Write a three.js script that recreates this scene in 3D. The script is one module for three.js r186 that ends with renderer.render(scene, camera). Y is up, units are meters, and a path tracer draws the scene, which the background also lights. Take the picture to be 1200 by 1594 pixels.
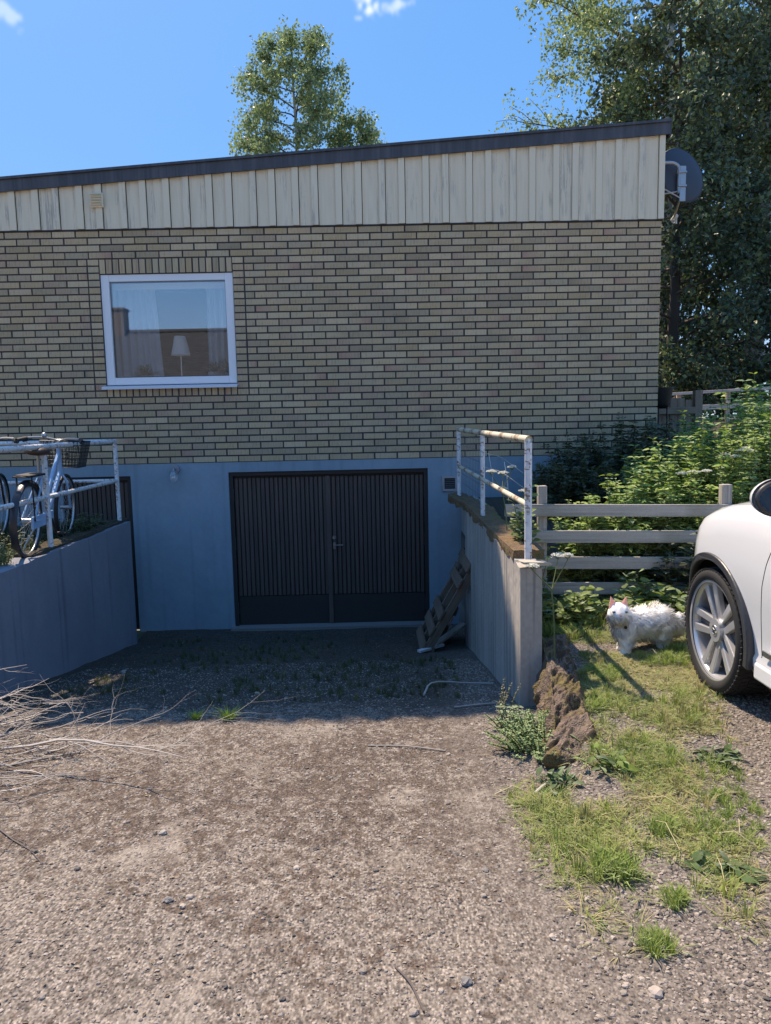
import * as THREE from 'three';
import { mergeGeometries } from 'three/addons/utils/BufferGeometryUtils.js';
import { RoundedBoxGeometry } from 'three/addons/geometries/RoundedBoxGeometry.js';
import { MarchingCubes } from 'three/addons/objects/MarchingCubes.js';
import { Brush, Evaluator, SUBTRACTION } from 'three-bvh-csg';

// ------------------------------------------------------------------ camera, sky, sun, exposure
// world: x right, y up, the camera looks along -z; "d" below is the distance in front of the camera (d = -z)
const scene = new THREE.Scene();
const rad = THREE.MathUtils.degToRad;
const camera = new THREE.PerspectiveCamera(2 * Math.atan(797 / 1150) * 180 / Math.PI, 1200 / 1594, 0.05, 2000);
camera.position.set(0, 1.5, 0);
camera.rotation.order = 'YXZ';
camera.rotation.set(rad(-6.8), rad(-0.6), rad(-1.2));
scene.add(camera);

const renderer = new THREE.WebGLRenderer({ antialias: true });
renderer.toneMapping = THREE.LinearToneMapping;
renderer.toneMappingExposure = 1.65;
renderer.shadowMap.enabled = true;

const SUN = new THREE.Vector3(-.75, 2.0, -1).normalize();
const sun = new THREE.DirectionalLight(0xffe9cf, 4.8);
sun.position.copy(SUN).multiplyScalar(60);
sun.castShadow = true; sun.shadow.radius = 0.8;
sun.shadow.mapSize.set(4096, 4096);
Object.assign(sun.shadow.camera, { left: -30, right: 30, top: 30, bottom: -30, near: 1, far: 150 });
scene.add(sun, sun.target);

// seeded random numbers and noise
function rng(seed) { let a = seed >>> 0; return () => { a = (a + 0x6D2B79F5) | 0; let t = Math.imul(a ^ (a >>> 15), 1 | a); t = (t + Math.imul(t ^ (t >>> 7), 61 | t)) ^ t; return ((t ^ (t >>> 14)) >>> 0) / 4294967296; }; }
const R0 = rng(7);
const HT = new Float32Array(65536); for (let i = 0; i < 65536; i++) HT[i] = R0();
const hash2 = (x, y) => HT[((x * 73 + y * 9871) ^ (y * 31)) & 65535];
function vn(x, y) { const xi = Math.floor(x), yi = Math.floor(y); let u = x - xi, v = y - yi; u = u * u * (3 - 2 * u); v = v * v * (3 - 2 * v);
  const a = hash2(xi, yi), b = hash2(xi + 1, yi), c = hash2(xi, yi + 1), e = hash2(xi + 1, yi + 1); return a + (b - a) * u + (c - a) * v + (a - b - c + e) * u * v; }
function fbm(x, y, o = 4) { let s = 0, a = 0.5, t = 0; for (let i = 0; i < o; i++) { s += a * vn(x, y); t += a; x = x * 2.03 + 17.3; y = y * 2.03 + 5.1; a *= 0.5; } return s / t; }
const clamp = (x, a = 0, b = 1) => x < a ? a : x > b ? b : x;
const sst = (a, b, x) => { const t = clamp((x - a) / (b - a)); return t * t * (3 - 2 * t); };
const mix = (a, b, t) => a + (b - a) * t;
const mix3 = (a, b, t) => [mix(a[0], b[0], t), mix(a[1], b[1], t), mix(a[2], b[2], t)];

{ // clear summer sky: air and a few wisps of cloud
  const W = 2048, H = 1024, data = new Float32Array(W * H * 4);
  const wisp = (az, el) => { // degrees; az positive to the right of the view
    let c = 0;
    for (const [a0, e0, ra, re, k] of [[-0.2, 28.4, 1.3, 1.0, .8], [2.2, 27.6, 1.2, 0.35, .5], [-24.2, 25.4, 0.9, 0.6, .35], [-70, 38, 9, 3, .6], [80, 44, 12, 4, .6], [150, 35, 14, 4, .6], [-140, 30, 12, 3, .6]]) {
      const q = ((az - a0) / ra) ** 2 + ((el - e0) / re) ** 2;
      if (q < 4) c = Math.max(c, k * clamp((fbm(az * 1.7 + 40, el * 2.6 + 9, 5) - 0.36 - q * 0.12) * 5));
    }
    return c;
  };
  for (let j = 0; j < H; j++) for (let i = 0; i < W; i++) {
    const el = ((j + .5) / H - .5) * 180, phi = ((i + .5) / W - .5) * 2 * Math.PI; // direction (cos phi, el, sin phi)
    const az = Math.atan2(Math.cos(phi), -Math.sin(phi)) * 180 / Math.PI;
    const h = Math.exp(-Math.max(el, 0) / 22);
    let c = mix3([.045, .195, .53], [.20, .405, .69], h); const hz = Math.exp(-Math.max(el, 0) / 4.5); c = mix3(c, [.62, .66, .70], hz * .85);
    const dir = new THREE.Vector3(Math.cos(phi) * Math.cos(rad(el)), Math.sin(rad(el)), Math.sin(phi) * Math.cos(rad(el)));
    const g = Math.pow(Math.max(dir.dot(SUN), 0), 6) * .16; c = [c[0] + g * 1.1, c[1] + g, c[2] + g * .8];
    if (el > 5) c = mix3(c, [.85, .87, .9], wisp(az, el) * .85);
    if (el < 0) c = [.22, .19, .15];
    const o = (j * W + i) * 4; data[o] = c[0]; data[o + 1] = c[1]; data[o + 2] = c[2]; data[o + 3] = 1;
  }
  const t = new THREE.DataTexture(data, W, H, THREE.RGBAFormat, THREE.FloatType);
  t.mapping = THREE.EquirectangularReflectionMapping; t.magFilter = THREE.LinearFilter; t.minFilter = THREE.LinearFilter; t.needsUpdate = true;
  scene.background = t; scene.environment = t;
}

// ------------------------------------------------------------------ helpers
const P = (x, y, d) => new THREE.Vector3(x, y, -d);
const used = {};
function numbered(n) { const k = used[n] = (used[n] || 0) + 1; return k === 1 ? n : n + '_' + String(k - 1).padStart(3, '0'); }
function tag(o, label, category, group, kind) { if (label) o.userData.label = label; if (category) o.userData.category = category; if (group) o.userData.group = group; if (kind) o.userData.kind = kind; return o; }
function thing(name, label, category, pos = [0, 0, 0], group) { const g = new THREE.Group(); g.name = numbered(name); g.position.set(pos[0], pos[1], -pos[2]); scene.add(g); return tag(g, label, category, group); }
function part(name, geo, m, parent, kind) { const o = new THREE.Mesh(geo, m); o.name = name; parent.add(o); if (kind) o.userData.kind = kind; return o; }
function solo(name, geo, m, label, category, group, kind) { const o = new THREE.Mesh(geo, m); o.name = numbered(name); scene.add(o); return tag(o, label, category, group, kind); }
function structure(name, geo, m) { const o = new THREE.Mesh(geo, m); o.name = numbered(name); o.userData.kind = 'structure'; scene.add(o); return o; }
function flat(g) { const n = g.index ? g.toNonIndexed() : g; if (!n.attributes.normal) n.computeVertexNormals(); if (!n.attributes.uv) n.setAttribute('uv', new THREE.BufferAttribute(new Float32Array(n.attributes.position.count * 2), 2)); for (const k of Object.keys(n.attributes)) if (!['position', 'normal', 'uv', 'color'].includes(k)) n.deleteAttribute(k); n.morphAttributes = {}; return n; }
function mrg(list) { const l = list.map(flat); const hasC = l.some(g => g.attributes.color); if (!hasC) return mergeGeometries(l); for (const g of l) if (!g.attributes.color) g.setAttribute('color', new THREE.BufferAttribute(new Float32Array(g.attributes.position.count * 3).fill(1), 3)); return mergeGeometries(l); }
// box projected uv in metres times s
function uvBox(g, s = 1, ou = 0, ov = 0, swap = false) { g = flat(g); const p = g.attributes.position, n = g.attributes.normal, uv = g.attributes.uv;
  for (let i = 0; i < p.count; i++) { const ax = Math.abs(n.getX(i)), ay = Math.abs(n.getY(i)), az = Math.abs(n.getZ(i)); let u, v;
    if (az >= ax && az >= ay) { u = p.getX(i); v = p.getY(i); } else if (ax >= ay) { u = p.getZ(i); v = p.getY(i); } else { u = p.getX(i); v = p.getZ(i); }
    if (swap) [u, v] = [v, u]; uv.setXY(i, u * s + ou, v * s + ov); } return g; }
// box from x0..x1, y0..y1, distance d0..d1
function bx(x0, x1, y0, y1, d0, d1) { const g = new THREE.BoxGeometry(x1 - x0, y1 - y0, Math.abs(d1 - d0)); g.translate((x0 + x1) / 2, (y0 + y1) / 2, -(d0 + d1) / 2); return g; }
function rbx(x0, x1, y0, y1, d0, d1, r = .004) { const g = new RoundedBoxGeometry(x1 - x0, y1 - y0, Math.abs(d1 - d0), 1, r); g.translate((x0 + x1) / 2, (y0 + y1) / 2, -(d0 + d1) / 2); return g; }
// tapered tube through points (Vector3), radii array or number
function tube(pts, r, sides = 6, caps = true) {
  const n = pts.length, pos = [], idx = [], uv = []; let up = new THREE.Vector3(0.31, 0.2, 0.93), len = 0;
  for (let i = 0; i < n; i++) {
    const t = pts[Math.min(i + 1, n - 1)].clone().sub(pts[Math.max(i - 1, 0)]).normalize();
    if (Math.abs(t.dot(up)) > .95) up = new THREE.Vector3(t.y, t.z, t.x);
    const a = up.clone().sub(t.clone().multiplyScalar(up.dot(t))).normalize(), b = t.clone().cross(a); up = a.clone();
    const rr = Array.isArray(r) ? r[i] : r; if (i) len += pts[i].distanceTo(pts[i - 1]);
    for (let k = 0; k <= sides; k++) { const f = k / sides * Math.PI * 2, c = Math.cos(f) * rr, s = Math.sin(f) * rr; pos.push(pts[i].x + a.x * c + b.x * s, pts[i].y + a.y * c + b.y * s, pts[i].z + a.z * c + b.z * s); uv.push(k / sides * .15, len); }
  }
  for (let i = 0; i < n - 1; i++) for (let k = 0; k < sides; k++) { const q = i * (sides + 1) + k; idx.push(q, q + sides + 1, q + 1, q + 1, q + sides + 1, q + sides + 2); }
  if (caps) for (const e of [0, n - 1]) { const c = pos.length / 3; pos.push(pts[e].x, pts[e].y, pts[e].z); uv.push(0, 0); const o = e * (sides + 1); for (let k = 0; k < sides; k++) e ? idx.push(c, o + k, o + k + 1) : idx.push(c, o + k + 1, o + k); }
  const g = new THREE.BufferGeometry(); g.setAttribute('position', new THREE.Float32BufferAttribute(pos, 3)); g.setAttribute('uv', new THREE.Float32BufferAttribute(uv, 2)); g.setIndex(idx.map(Number)); 
  // winding: make normals point outwards
  g.computeVertexNormals(); const nn = g.attributes.normal; const v0 = new THREE.Vector3().fromBufferAttribute(g.attributes.position, 0).sub(pts[0]);
  if (v0.dot(new THREE.Vector3().fromBufferAttribute(nn, 0)) < 0) { const ix = g.index.array; for (let i = 0; i < ix.length; i += 3) { const q = ix[i]; ix[i] = ix[i + 1]; ix[i + 1] = q; } g.computeVertexNormals(); }
  return g;
}
const bar = (a, b, r, sides = 8) => tube([a, b], r, sides);
function curve(pts, n) { const c = new THREE.CatmullRomCurve3(pts); return c.getPoints(n); }
function tint(g, c) { const n = g.attributes.position.count, a = new Float32Array(n * 3); for (let i = 0; i < n; i++) { a[i * 3] = c[0]; a[i * 3 + 1] = c[1]; a[i * 3 + 2] = c[2]; } g.setAttribute('color', new THREE.BufferAttribute(a, 3)); return g; }

// colour maps: fn(u, v) gives a linear colour
const enc = c => { c = clamp(c); return Math.round(255 * (c <= .0031308 ? c * 12.92 : 1.055 * Math.pow(c, 1 / 2.4) - .055)); };
const ENC = new Uint8Array(4097); for (let i = 0; i < 4097; i++) ENC[i] = enc(i / 4096);
function tex(w, h, fn, srgb = true) { const a = new Uint8Array(w * h * 4); let o = 0;
  for (let j = 0; j < h; j++) for (let i = 0; i < w; i++) { const c = fn((i + .5) / w, (j + .5) / h); for (let k = 0; k < 3; k++) { const x = clamp(typeof c === 'number' ? c : c[k]); a[o++] = srgb ? ENC[(x * 4096) | 0] : (x * 255) | 0; } a[o++] = 255; }
  const t = new THREE.DataTexture(a, w, h, THREE.RGBAFormat); t.wrapS = t.wrapT = THREE.RepeatWrapping; t.magFilter = t.minFilter = THREE.LinearFilter; if (srgb) t.colorSpace = THREE.SRGBColorSpace; t.needsUpdate = true; return t; }
function mat(c, rough = .8, o = {}) { const col = new THREE.Color(); Array.isArray(c) ? col.setRGB(...c) : col.set(c); return new THREE.MeshStandardMaterial({ color: col, roughness: rough, metalness: 0, ...o }); }
function leafMat(rough = .9, tr = .45, coat = 0) { return new THREE.MeshPhysicalMaterial({ color: 0xffffff, vertexColors: true, roughness: rough, transmission: tr, clearcoat: coat, clearcoatRoughness: .35, thickness: 0, ior: 1.4, side: THREE.DoubleSide }); }
// tiling noise helper: periodic value noise on [0,1)
function pn(u, v, fx, fy, s = 0) { const x = u * fx, y = v * fy, xi = Math.floor(x), yi = Math.floor(y); let a = x - xi, b = y - yi; a = a * a * (3 - 2 * a); b = b * b * (3 - 2 * b); const m = (i, k) => (i % k + k) % k;
  const h = (i, j) => hash2(m(i, fx) + s * 131, m(j, fy) + s * 57); return mix(mix(h(xi, yi), h(xi + 1, yi), a), mix(h(xi, yi + 1), h(xi + 1, yi + 1), a), b); }

// soup of leaves
class Soup {
  constructor() { this.p = []; this.c = []; }
  tri(a, b, c, col) { this.p.push(a.x, a.y, a.z, b.x, b.y, b.z, c.x, c.y, c.z); for (let i = 0; i < 3; i++) this.c.push(col[0], col[1], col[2]); }
  // leaf at p along unit vector f, side s (unit), normal n; length L, width W; folded a little
  leaf(p, f, s, n, L, W, col, bend = .15) {
    const b = p, t = p.clone().addScaledVector(f, L).addScaledVector(n, -bend * L), m = p.clone().addScaledVector(f, L * .45);
    const l = m.clone().addScaledVector(s, W / 2).addScaledVector(n, W * .12), r = m.clone().addScaledVector(s, -W / 2).addScaledVector(n, W * .12);
    const flip = l.clone().sub(b).cross(t.clone().sub(b)).dot(n) < 0;
    if (flip) { this.tri(b, t, l, col); this.tri(b, r, t, col); } else { this.tri(b, l, t, col); this.tri(b, t, r, col); }
  }
  // broader leaf with a rounded outline and a fold along the midrib
  leaf6(p, f, s, n, L, W, col, bend = .2) {
    const at = (u, w) => p.clone().addScaledVector(f, L * u).addScaledVector(n, -bend * L * u * u + Math.abs(w) * W * .16).addScaledVector(s, w * W);
    const b = at(0, 0), m1 = at(.3, 0), m2 = at(.65, 0), t = at(1, 0), c2 = col.map(v => v * .92);
    for (const e of [1, -1]) { const a1 = at(.26, .5 * e), a2 = at(.62, .38 * e), k = e > 0 ? col : c2; this.tri(b, a1, m1, k); this.tri(m1, a1, a2, k); this.tri(m1, a2, m2, k); this.tri(m2, a2, t, k); }
  }
  geo() { const g = new THREE.BufferGeometry(); g.setAttribute('position', new THREE.Float32BufferAttribute(this.p, 3)); g.setAttribute('color', new THREE.Float32BufferAttribute(this.c, 3)); g.computeVertexNormals(); return g; }
}
function rdir(r) { const z = r() * 2 - 1, f = r() * 6.2832, q = Math.sqrt(1 - z * z); return new THREE.Vector3(q * Math.cos(f), z, q * Math.sin(f)); }
function frame(f, r) { const q = rdir(r); const s = q.clone().cross(f); if (s.lengthSq() < 1e-4) s.set(1, 0, 0); s.normalize(); return [s, f.clone().cross(s)]; }

// ------------------------------------------------------------------ the ground
const WALLX = 0.865, LW = -2.75;
const seg = (pts, x) => { for (let i = 1; i < pts.length; i++) if (x <= pts[i][0]) return mix(pts[i - 1][1], pts[i][1], clamp((x - pts[i - 1][0]) / (pts[i][0] - pts[i - 1][0]))); return pts[pts.length - 1][1]; };
const rampY = d => seg([[-6, .03], [1.2, .01], [2.2, -.035], [3.2, -.135], [4.15, -.236], [4.36, -.262], [4.6, -.30], [8.0, -.86], [9, -.87]], d);
const yardY = (x, d) => -.05 + .66 * sst(5.6, 8.2, d) + .5 * sst(8, 12, d) + .32 * sst(2.2, 4.6, x) * sst(6, 8, d) + .05 * sst(2.6, 1.2, d);
const curbX = d => .93 + (d - 3.5) * .19;
const terrY = (x, d) => mix(0, .475, sst(2.2, 3.5, d) * sst(-7.2, -5.2, x));
function groundY(x, d) {
  let y;
  if (x < 0) { y = rampY(d); if (d < 3.6) y = mix(y, terrY(LW, d), sst(-2.2, LW, x)); }
  else {
    let w; const cx = curbX(d);
    if (d > 4.9) w = sst(.93, .985, x); else if (d > 3.4) w = sst(cx - .02, cx + .05, x); else { const k = clamp(3.4 - d, 0, 2); w = sst(cx - .05 - .3 * k, cx + .08 + .35 * k, x); }
    y = mix(rampY(d), yardY(x, d), w);
  }
  return y + (fbm(x * 2.1 + 30, d * 2.1 + 30, 3) - .5) * .03 + (fbm(x * 9, d * 9, 2) - .5) * .008;
}
// where grass grows on the side strip (0..1)
function grassG(x, d) {
  const xr = 1.12 + .40 * (d - 2.2), xl = d > 3.4 ? curbX(Math.min(d, 4.9)) + .03 : .60 + .33 * sst(3.0, 3.4, d);
  let g = sst(xl - .12, xl + .12, x) * sst(xr + .18, xr - .14, x) * sst(1.75, 2.7, d);
  g *= clamp((fbm(x * 3.3 + 3, d * 3.3 + 8, 3) - .36) * 3.6);
  if (d > 4.9 && x > 1) g = Math.max(g, .7 * sst(4.9, 5.3, d));
  return g;
}
// what the ground is made of at (x, d), plus painted ramp shade: linear colour
const cell = (x, y) => { // small stones: nearest point of a jittered grid
  const xi = Math.floor(x), yi = Math.floor(y); let b = 9, id = 0;
  for (let j = -1; j < 2; j++) for (let i = -1; i < 2; i++) { const cx = xi + i, cy = yi + j, px = cx + .15 + .7 * hash2(cx, cy), py = cy + .15 + .7 * hash2(cx + 91, cy + 37), q = (px - x) ** 2 + (py - y) ** 2; if (q < b) { b = q; id = hash2(cx + 13, cy + 77); } }
  return [Math.sqrt(b), id];
};
function groundC(x, d) {
  // concrete with exposed aggregate, a crust of dark moss and dirt in flakes
  const big = fbm(x * .9 + 5, d * .9 + 2, 3), mid = fbm(x * 7 + 11, d * 8 + 3, 4), fin = fbm(x * 75, d * 60, 3), fine2 = fbm(x * 210 + 7, d * 190, 2), flake = fbm(x * 38 + 3, d * 30 + 8, 3);
  const [sd, sid] = cell(x * 125, d * 95), [s2, i2] = cell(x * 62 + 40, d * 55);
  const bias = -.02 + .17 * sst(2.2, 3.2, d) - .14 * sst(-.1, -1.4, x) * sst(3.0, 2.2, d) - .05 * sst(3.7, 4.1, d) + .20 * sst(4.0, 5.6, d) - .05 * sst(2.4, 1.8, d);  // moss tone also thickens down the ramp, painting its shade into the colour
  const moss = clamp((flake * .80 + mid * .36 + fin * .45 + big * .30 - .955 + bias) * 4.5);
  let con = mix3([.135, .111, .090], [.215, .183, .152], clamp(mid * 1.5 - .3 + (fin - .5) * 1.3));
  con = mix3(con, mix3([.03, .026, .022], [.40, .345, .29], Math.pow(sid, 1.25)), sd < .38 ? .85 : .38);
  if (s2 < .17 && i2 > .55) con = mix3(con, i2 > .86 ? [.05, .05, .052] : [.36, .32, .28], .75);
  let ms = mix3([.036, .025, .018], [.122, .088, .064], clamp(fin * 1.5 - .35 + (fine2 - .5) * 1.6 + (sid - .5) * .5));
  if (d > 4.2 && x < .9) { const gr = clamp((fbm(x * 1.3 + 9, d * 1.3, 3) - .42) * 4) * sst(4.5, 5.5, d); ms = mix3(ms, [.05, .06, .022], gr * .7); }
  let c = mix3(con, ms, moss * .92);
  const rampShade = clamp((fbm(x * 4.2 + 14, d * 4.2 + 3, 4) + .85 * sst(4.25, 5.1, d) - .82) * 7) * (x < .93 ? 1 : 0); if (rampShade > 0) c = mix3(c, mix3([.022, .018, .014], [.095, .076, .055], clamp(fin * 1.6 - .45 + (sid - .5) * .8)), rampShade * .8);  // shade of the lower ramp painted in as noisy dark patches
  c = c.map(v => v * (.55 + .90 * fine2));
  // pale spots of bare worn concrete
  const sp = fbm(x * 3.3 + 70, d * 3.9 + 20, 3) + (flake - .5) * .25; if (sp > .70 && d < 4.2) c = mix3(c, [.33, .29, .245], clamp((sp - .70) * 9) * clamp((fin - .2) * 2.2) * .8);
  // gravel to the right
  const gw = clamp(sst(.22, .95, x + (big - .5) * .5 + (mid - .5) * .4) + sst(1.0, 1.02, x));
  if (gw > 0) {
    const [g1, i1] = cell(x * 70 + 5, d * 66), [g2, i3] = cell(x * 150, d * 130 + 9);
    let gr = mix3([.03, .027, .025], [.34, .295, .255], Math.pow(i1, 1.5)); if (g1 > .40) gr = mix3([.05, .042, .036], [.24, .21, .18], i3);
    gr = mix3(gr, [.125, .102, .085], .22 + .25 * (mid - .5));
    gr = gr.map(v => v * (.75 + .5 * fine2));
    c = mix3(c, gr, gw * .92);
    const g = grassG(x, d), soil = mix3([.055, .043, .03], [.25, .205, .105], clamp(fin * 1.7 - .45 + (fine2 - .5) * 1.2)); c = mix3(c, soil, clamp(g * .8));
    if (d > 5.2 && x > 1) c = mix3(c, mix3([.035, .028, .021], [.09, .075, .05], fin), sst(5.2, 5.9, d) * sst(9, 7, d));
  }
  return c;
}
const axisPts = list => { const o = []; for (const [a, b, s] of list) for (let x = a; x < b - 1e-6; x += s) o.push(x); o.push(list[list.length - 1][1]); return o; };
function sheet(xs, ds, hy, x0, x1, d0, d1) {
  const nx = xs.length, nd = ds.length, pos = new Float32Array(nx * nd * 3), uv = new Float32Array(nx * nd * 2), idx = [];
  for (let j = 0; j < nd; j++) for (let i = 0; i < nx; i++) { const k = j * nx + i; pos[k * 3] = xs[i]; pos[k * 3 + 1] = hy(xs[i], ds[j]); pos[k * 3 + 2] = -ds[j]; uv[k * 2] = (xs[i] - x0) / (x1 - x0); uv[k * 2 + 1] = (ds[j] - d0) / (d1 - d0); }
  for (let j = 0; j < nd - 1; j++) for (let i = 0; i < nx - 1; i++) { const a = j * nx + i; idx.push(a, a + 1, a + nx, a + 1, a + nx + 1, a + nx); }
  const g = new THREE.BufferGeometry(); g.setAttribute('position', new THREE.BufferAttribute(pos, 3)); g.setAttribute('uv', new THREE.BufferAttribute(uv, 2)); g.setIndex(idx); g.computeVertexNormals(); return g;
}
function groundMat(x0, x1, d0, d1, n, bump = .010) {
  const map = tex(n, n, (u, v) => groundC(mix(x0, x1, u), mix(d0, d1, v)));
  const bm = tex(n, n, (u, v) => { const x = mix(x0, x1, u), d = mix(d0, d1, v); const [s] = cell(x * 110 + 5, d * 100); return clamp(fbm(x * 60, d * 60, 3) * .5 + (1 - s) * .5); }, false);
  for (const t of [map, bm]) t.wrapS = t.wrapT = THREE.ClampToEdgeWrapping;
  return new THREE.MeshStandardMaterial({ map, bumpMap: bm, bumpScale: bump, roughness: .95 });
}
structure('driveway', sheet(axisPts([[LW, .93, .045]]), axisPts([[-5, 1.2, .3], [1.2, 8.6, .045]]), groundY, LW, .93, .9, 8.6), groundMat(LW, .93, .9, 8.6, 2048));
structure('side_yard', sheet(axisPts([[.93, 3.2, .035], [3.2, 8, .2], [8, 40, 2]]), axisPts([[-5, 1.2, .3], [1.2, 8.6, .04], [8.6, 16, .3], [16, 60, 3]]), groundY, .93, 4.2, .9, 7.2), groundMat(.93, 4.2, .9, 7.2, 2048));
const earth = new THREE.MeshStandardMaterial({ roughness: 1, map: tex(512, 512, (u, v) => { const a = pn(u, v, 8, 8, 1) * .4 + pn(u, v, 31, 31, 2) * .35 + pn(u, v, 128, 128, 3) * .25; return mix3([.05, .05, .022], [.17, .15, .08], a); }) });
{ const g = sheet(axisPts([[-7.4, LW, .12]]), axisPts([[-5, 7.95, .15]]), (x, d) => terrY(x, d) + (d > 3.6 ? (fbm(x * 2.5, d * 2.5, 3) - .5) * .05 : 0), 0, 1.5, 0, 1.5); structure('terrace_lawn', g, earth); }
{ const g = bx(-7.3, LW, -1.0, -.87, 8.0, 8.56); structure('basement_path', uvBox(g, .6), earth); }
{ const s = new THREE.Shape([[-300, -300], [300, -300], [300, 300], [-300, 300]].map(p => new THREE.Vector2(...p)));
  s.holes.push(new THREE.Path([[-7.4, -5], [40, -5], [40, 60], [.93, 60], [.93, 16.4], [-7.4, 16.4]].map(p => new THREE.Vector2(...p))));
  const g = new THREE.ShapeGeometry(s); g.rotateX(-Math.PI / 2); g.translate(0, .0, 0); const p = g.attributes.position, uv = g.attributes.uv; for (let i = 0; i < p.count; i++) uv.setXY(i, p.getX(i) / 3, p.getZ(i) / 3);
  structure('ground', g, new THREE.MeshStandardMaterial({ roughness: 1, map: tex(512, 512, (u, v) => { const a = pn(u, v, 6, 6, 11) * .4 + pn(u, v, 27, 27, 12) * .3 + pn(u, v, 128, 128, 13) * .3; return mix3([.22, .185, .145], [.40, .345, .28], a); }) })); }

// ------------------------------------------------------------------ the house
const HX0 = -7.3, HX1 = 3.228, HD = 8.5, BY0 = 1.10, CH = .076, NC = 34, BY1 = BY0 + CH * NC; // brick field 1.10 .. 3.684
const WIN = { x0: -3.035, x1: -1.558, y0: 1.995, y1: 3.215 };
const roofY = x => 4.51 + .066 * x; // top of the flashing
const house = thing('house', 'yellow brick house with cream board gable and blue-grey basement', 'house', [-2, -.9, HD]);
const H = (name, geo, m, parent = house, kind) => { geo.translate(2, .9, HD); return part(name, geo, m, parent, kind); };
{
  // mortar backing with the window opening; side and back walls close the house
  const mortar = mat([.062, .064, .070], .95);
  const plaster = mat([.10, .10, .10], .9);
  const f0 = HD + .011, f1 = HD + .30;
  H('wall', mrg([bx(HX0, WIN.x0, BY0, BY1, f0, f1), bx(WIN.x1, HX1 - .012, BY0, BY1, f0, f1), bx(WIN.x0, WIN.x1, BY0, WIN.y0, f0, f1), bx(WIN.x0, WIN.x1, WIN.y1, BY1, f0, f1),
    bx(HX1 - .3, HX1 - .012, BY0, BY1, f1, 16.1), bx(HX0, HX0 + .3, BY0, BY1, f1, 16.1), bx(HX0, HX1 - .012, BY0, BY1, 16.1, 16.4)]), mortar);
  // room behind the window
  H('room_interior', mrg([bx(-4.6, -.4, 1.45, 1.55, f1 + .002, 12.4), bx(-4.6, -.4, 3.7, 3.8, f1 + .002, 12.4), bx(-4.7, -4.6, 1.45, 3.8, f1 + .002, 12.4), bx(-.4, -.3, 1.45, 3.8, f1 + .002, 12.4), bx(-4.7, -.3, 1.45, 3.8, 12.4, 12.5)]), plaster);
  // bricks
  const streak = tex(512, 128, (u, v) => { const s = pn(u, v, 110, 2, 1) * .55 + pn(u, v, 40, 3, 2) * .3 + pn(u, v, 150, 60, 3) * .25; const k = .66 + .60 * s; return [k * 1.03, k, k * .92]; });
  const bmp = tex(512, 128, (u, v) => pn(u, v, 110, 2, 1) * .7 + pn(u, v, 150, 60, 3) * .3, false);
  const bm = new THREE.MeshStandardMaterial({ vertexColors: true, map: streak, bumpMap: bmp, bumpScale: .003, roughness: .9 });
  const tones = [[0.492, 0.38, 0.237], [0.458, 0.36, 0.232], [0.526, 0.41, 0.259], [0.435, 0.35, 0.237], [0.48, 0.365, 0.218], [0.503, 0.396, 0.263], [0.412, 0.33, 0.214], [0.469, 0.35, 0.232], [0.43, 0.315, 0.225], [0.42, 0.265, 0.195], [0.4, 0.314, 0.192], [0.343, 0.274, 0.183], [0.538, 0.426, 0.276], [0.458, 0.375, 0.245]];
  const pick = r => { const q = r(); return q < .04 ? 9 : q < .11 ? 8 : q < .15 ? 11 : q < .2 ? 10 : Math.floor(r() * 14) % 8 === 7 ? 7 : [0, 1, 2, 3, 4, 5, 6, 12, 13][Math.floor(r() * 9)]; };
  const cache = {};
  const brickGeo = (w, h, t, v) => { const key = [w.toFixed(3), h.toFixed(3), t, v].join(); if (!cache[key]) { const g = flat(new THREE.BoxGeometry(w, h, .03)); const rr = rng(t * 13 + v * 7 + 5), ou = rr(), ov = rr(); const uv = g.attributes.uv; for (let i = 0; i < uv.count; i++) uv.setXY(i, ou + uv.getX(i) * w / .5, ov + uv.getY(i) * .5); const k = .90 + .2 * rr(); tint(g, tones[t].map(c => c * k)); if (t === 8 || t === 9 || v === 2) { const e = v === 1 ? -1 : 1, pl = tones[t === 8 || t === 9 ? (v + 1) % 6 : (t + 5) % 8], ca = g.attributes.color, pp = g.attributes.position; for (let i = 0; i < ca.count; i++) if (pp.getX(i) * e > 0) ca.setXYZ(i, pl[0] * k, pl[1] * k, pl[2] * k); } cache[key] = g; } return cache[key]; };
  const r = rng(101), list = [], J = .0165;
  const put = (x0, x1, y0, y1) => { if (x1 - x0 < .03) return; const dz = (r() - .5) * .006; x0 += (r() - .5) * .004; x1 += (r() - .5) * .004; list.push([x0, x1, y0, y1, pick(r), Math.floor(r() * 3), dz]); };
  const jamb = .128;
  for (let c = 0; c < NC; c++) {
    const y0 = BY0 + c * CH + J / 2, y1 = BY0 + (c + 1) * CH - J / 2, ym = (y0 + y1) / 2;
    let x = HX1 - (c % 2 ? .26 : .13) - (c % 2 ? 0 : .0); put(x + J / 2 + .0, HX1, y0, y1);
    const inWin = ym > WIN.y0 - .125 && ym < WIN.y1 + .13;
    while (x > HX0) {
      let a = x - .26, b = x; x = a; a = Math.max(a, HX0);
      let pieces = [[a, b]];
      if (inWin) { const L = WIN.x0 - jamb, Rr = WIN.x1 + jamb; pieces = []; if (a < L) pieces.push([a, Math.min(b, L)]); if (b > Rr) pieces.push([Math.max(a, Rr), b]); }
      for (const [p, q] of pieces) if (q - p > .05) put(p + J / 2, q - J / 2, y0, y1);
    }
    if (inWin) { put(WIN.x0 - jamb + J / 2, WIN.x0 - .004, y0, y1); put(WIN.x1 + .004, WIN.x1 + jamb - J / 2, y0, y1); }
  }
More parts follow.
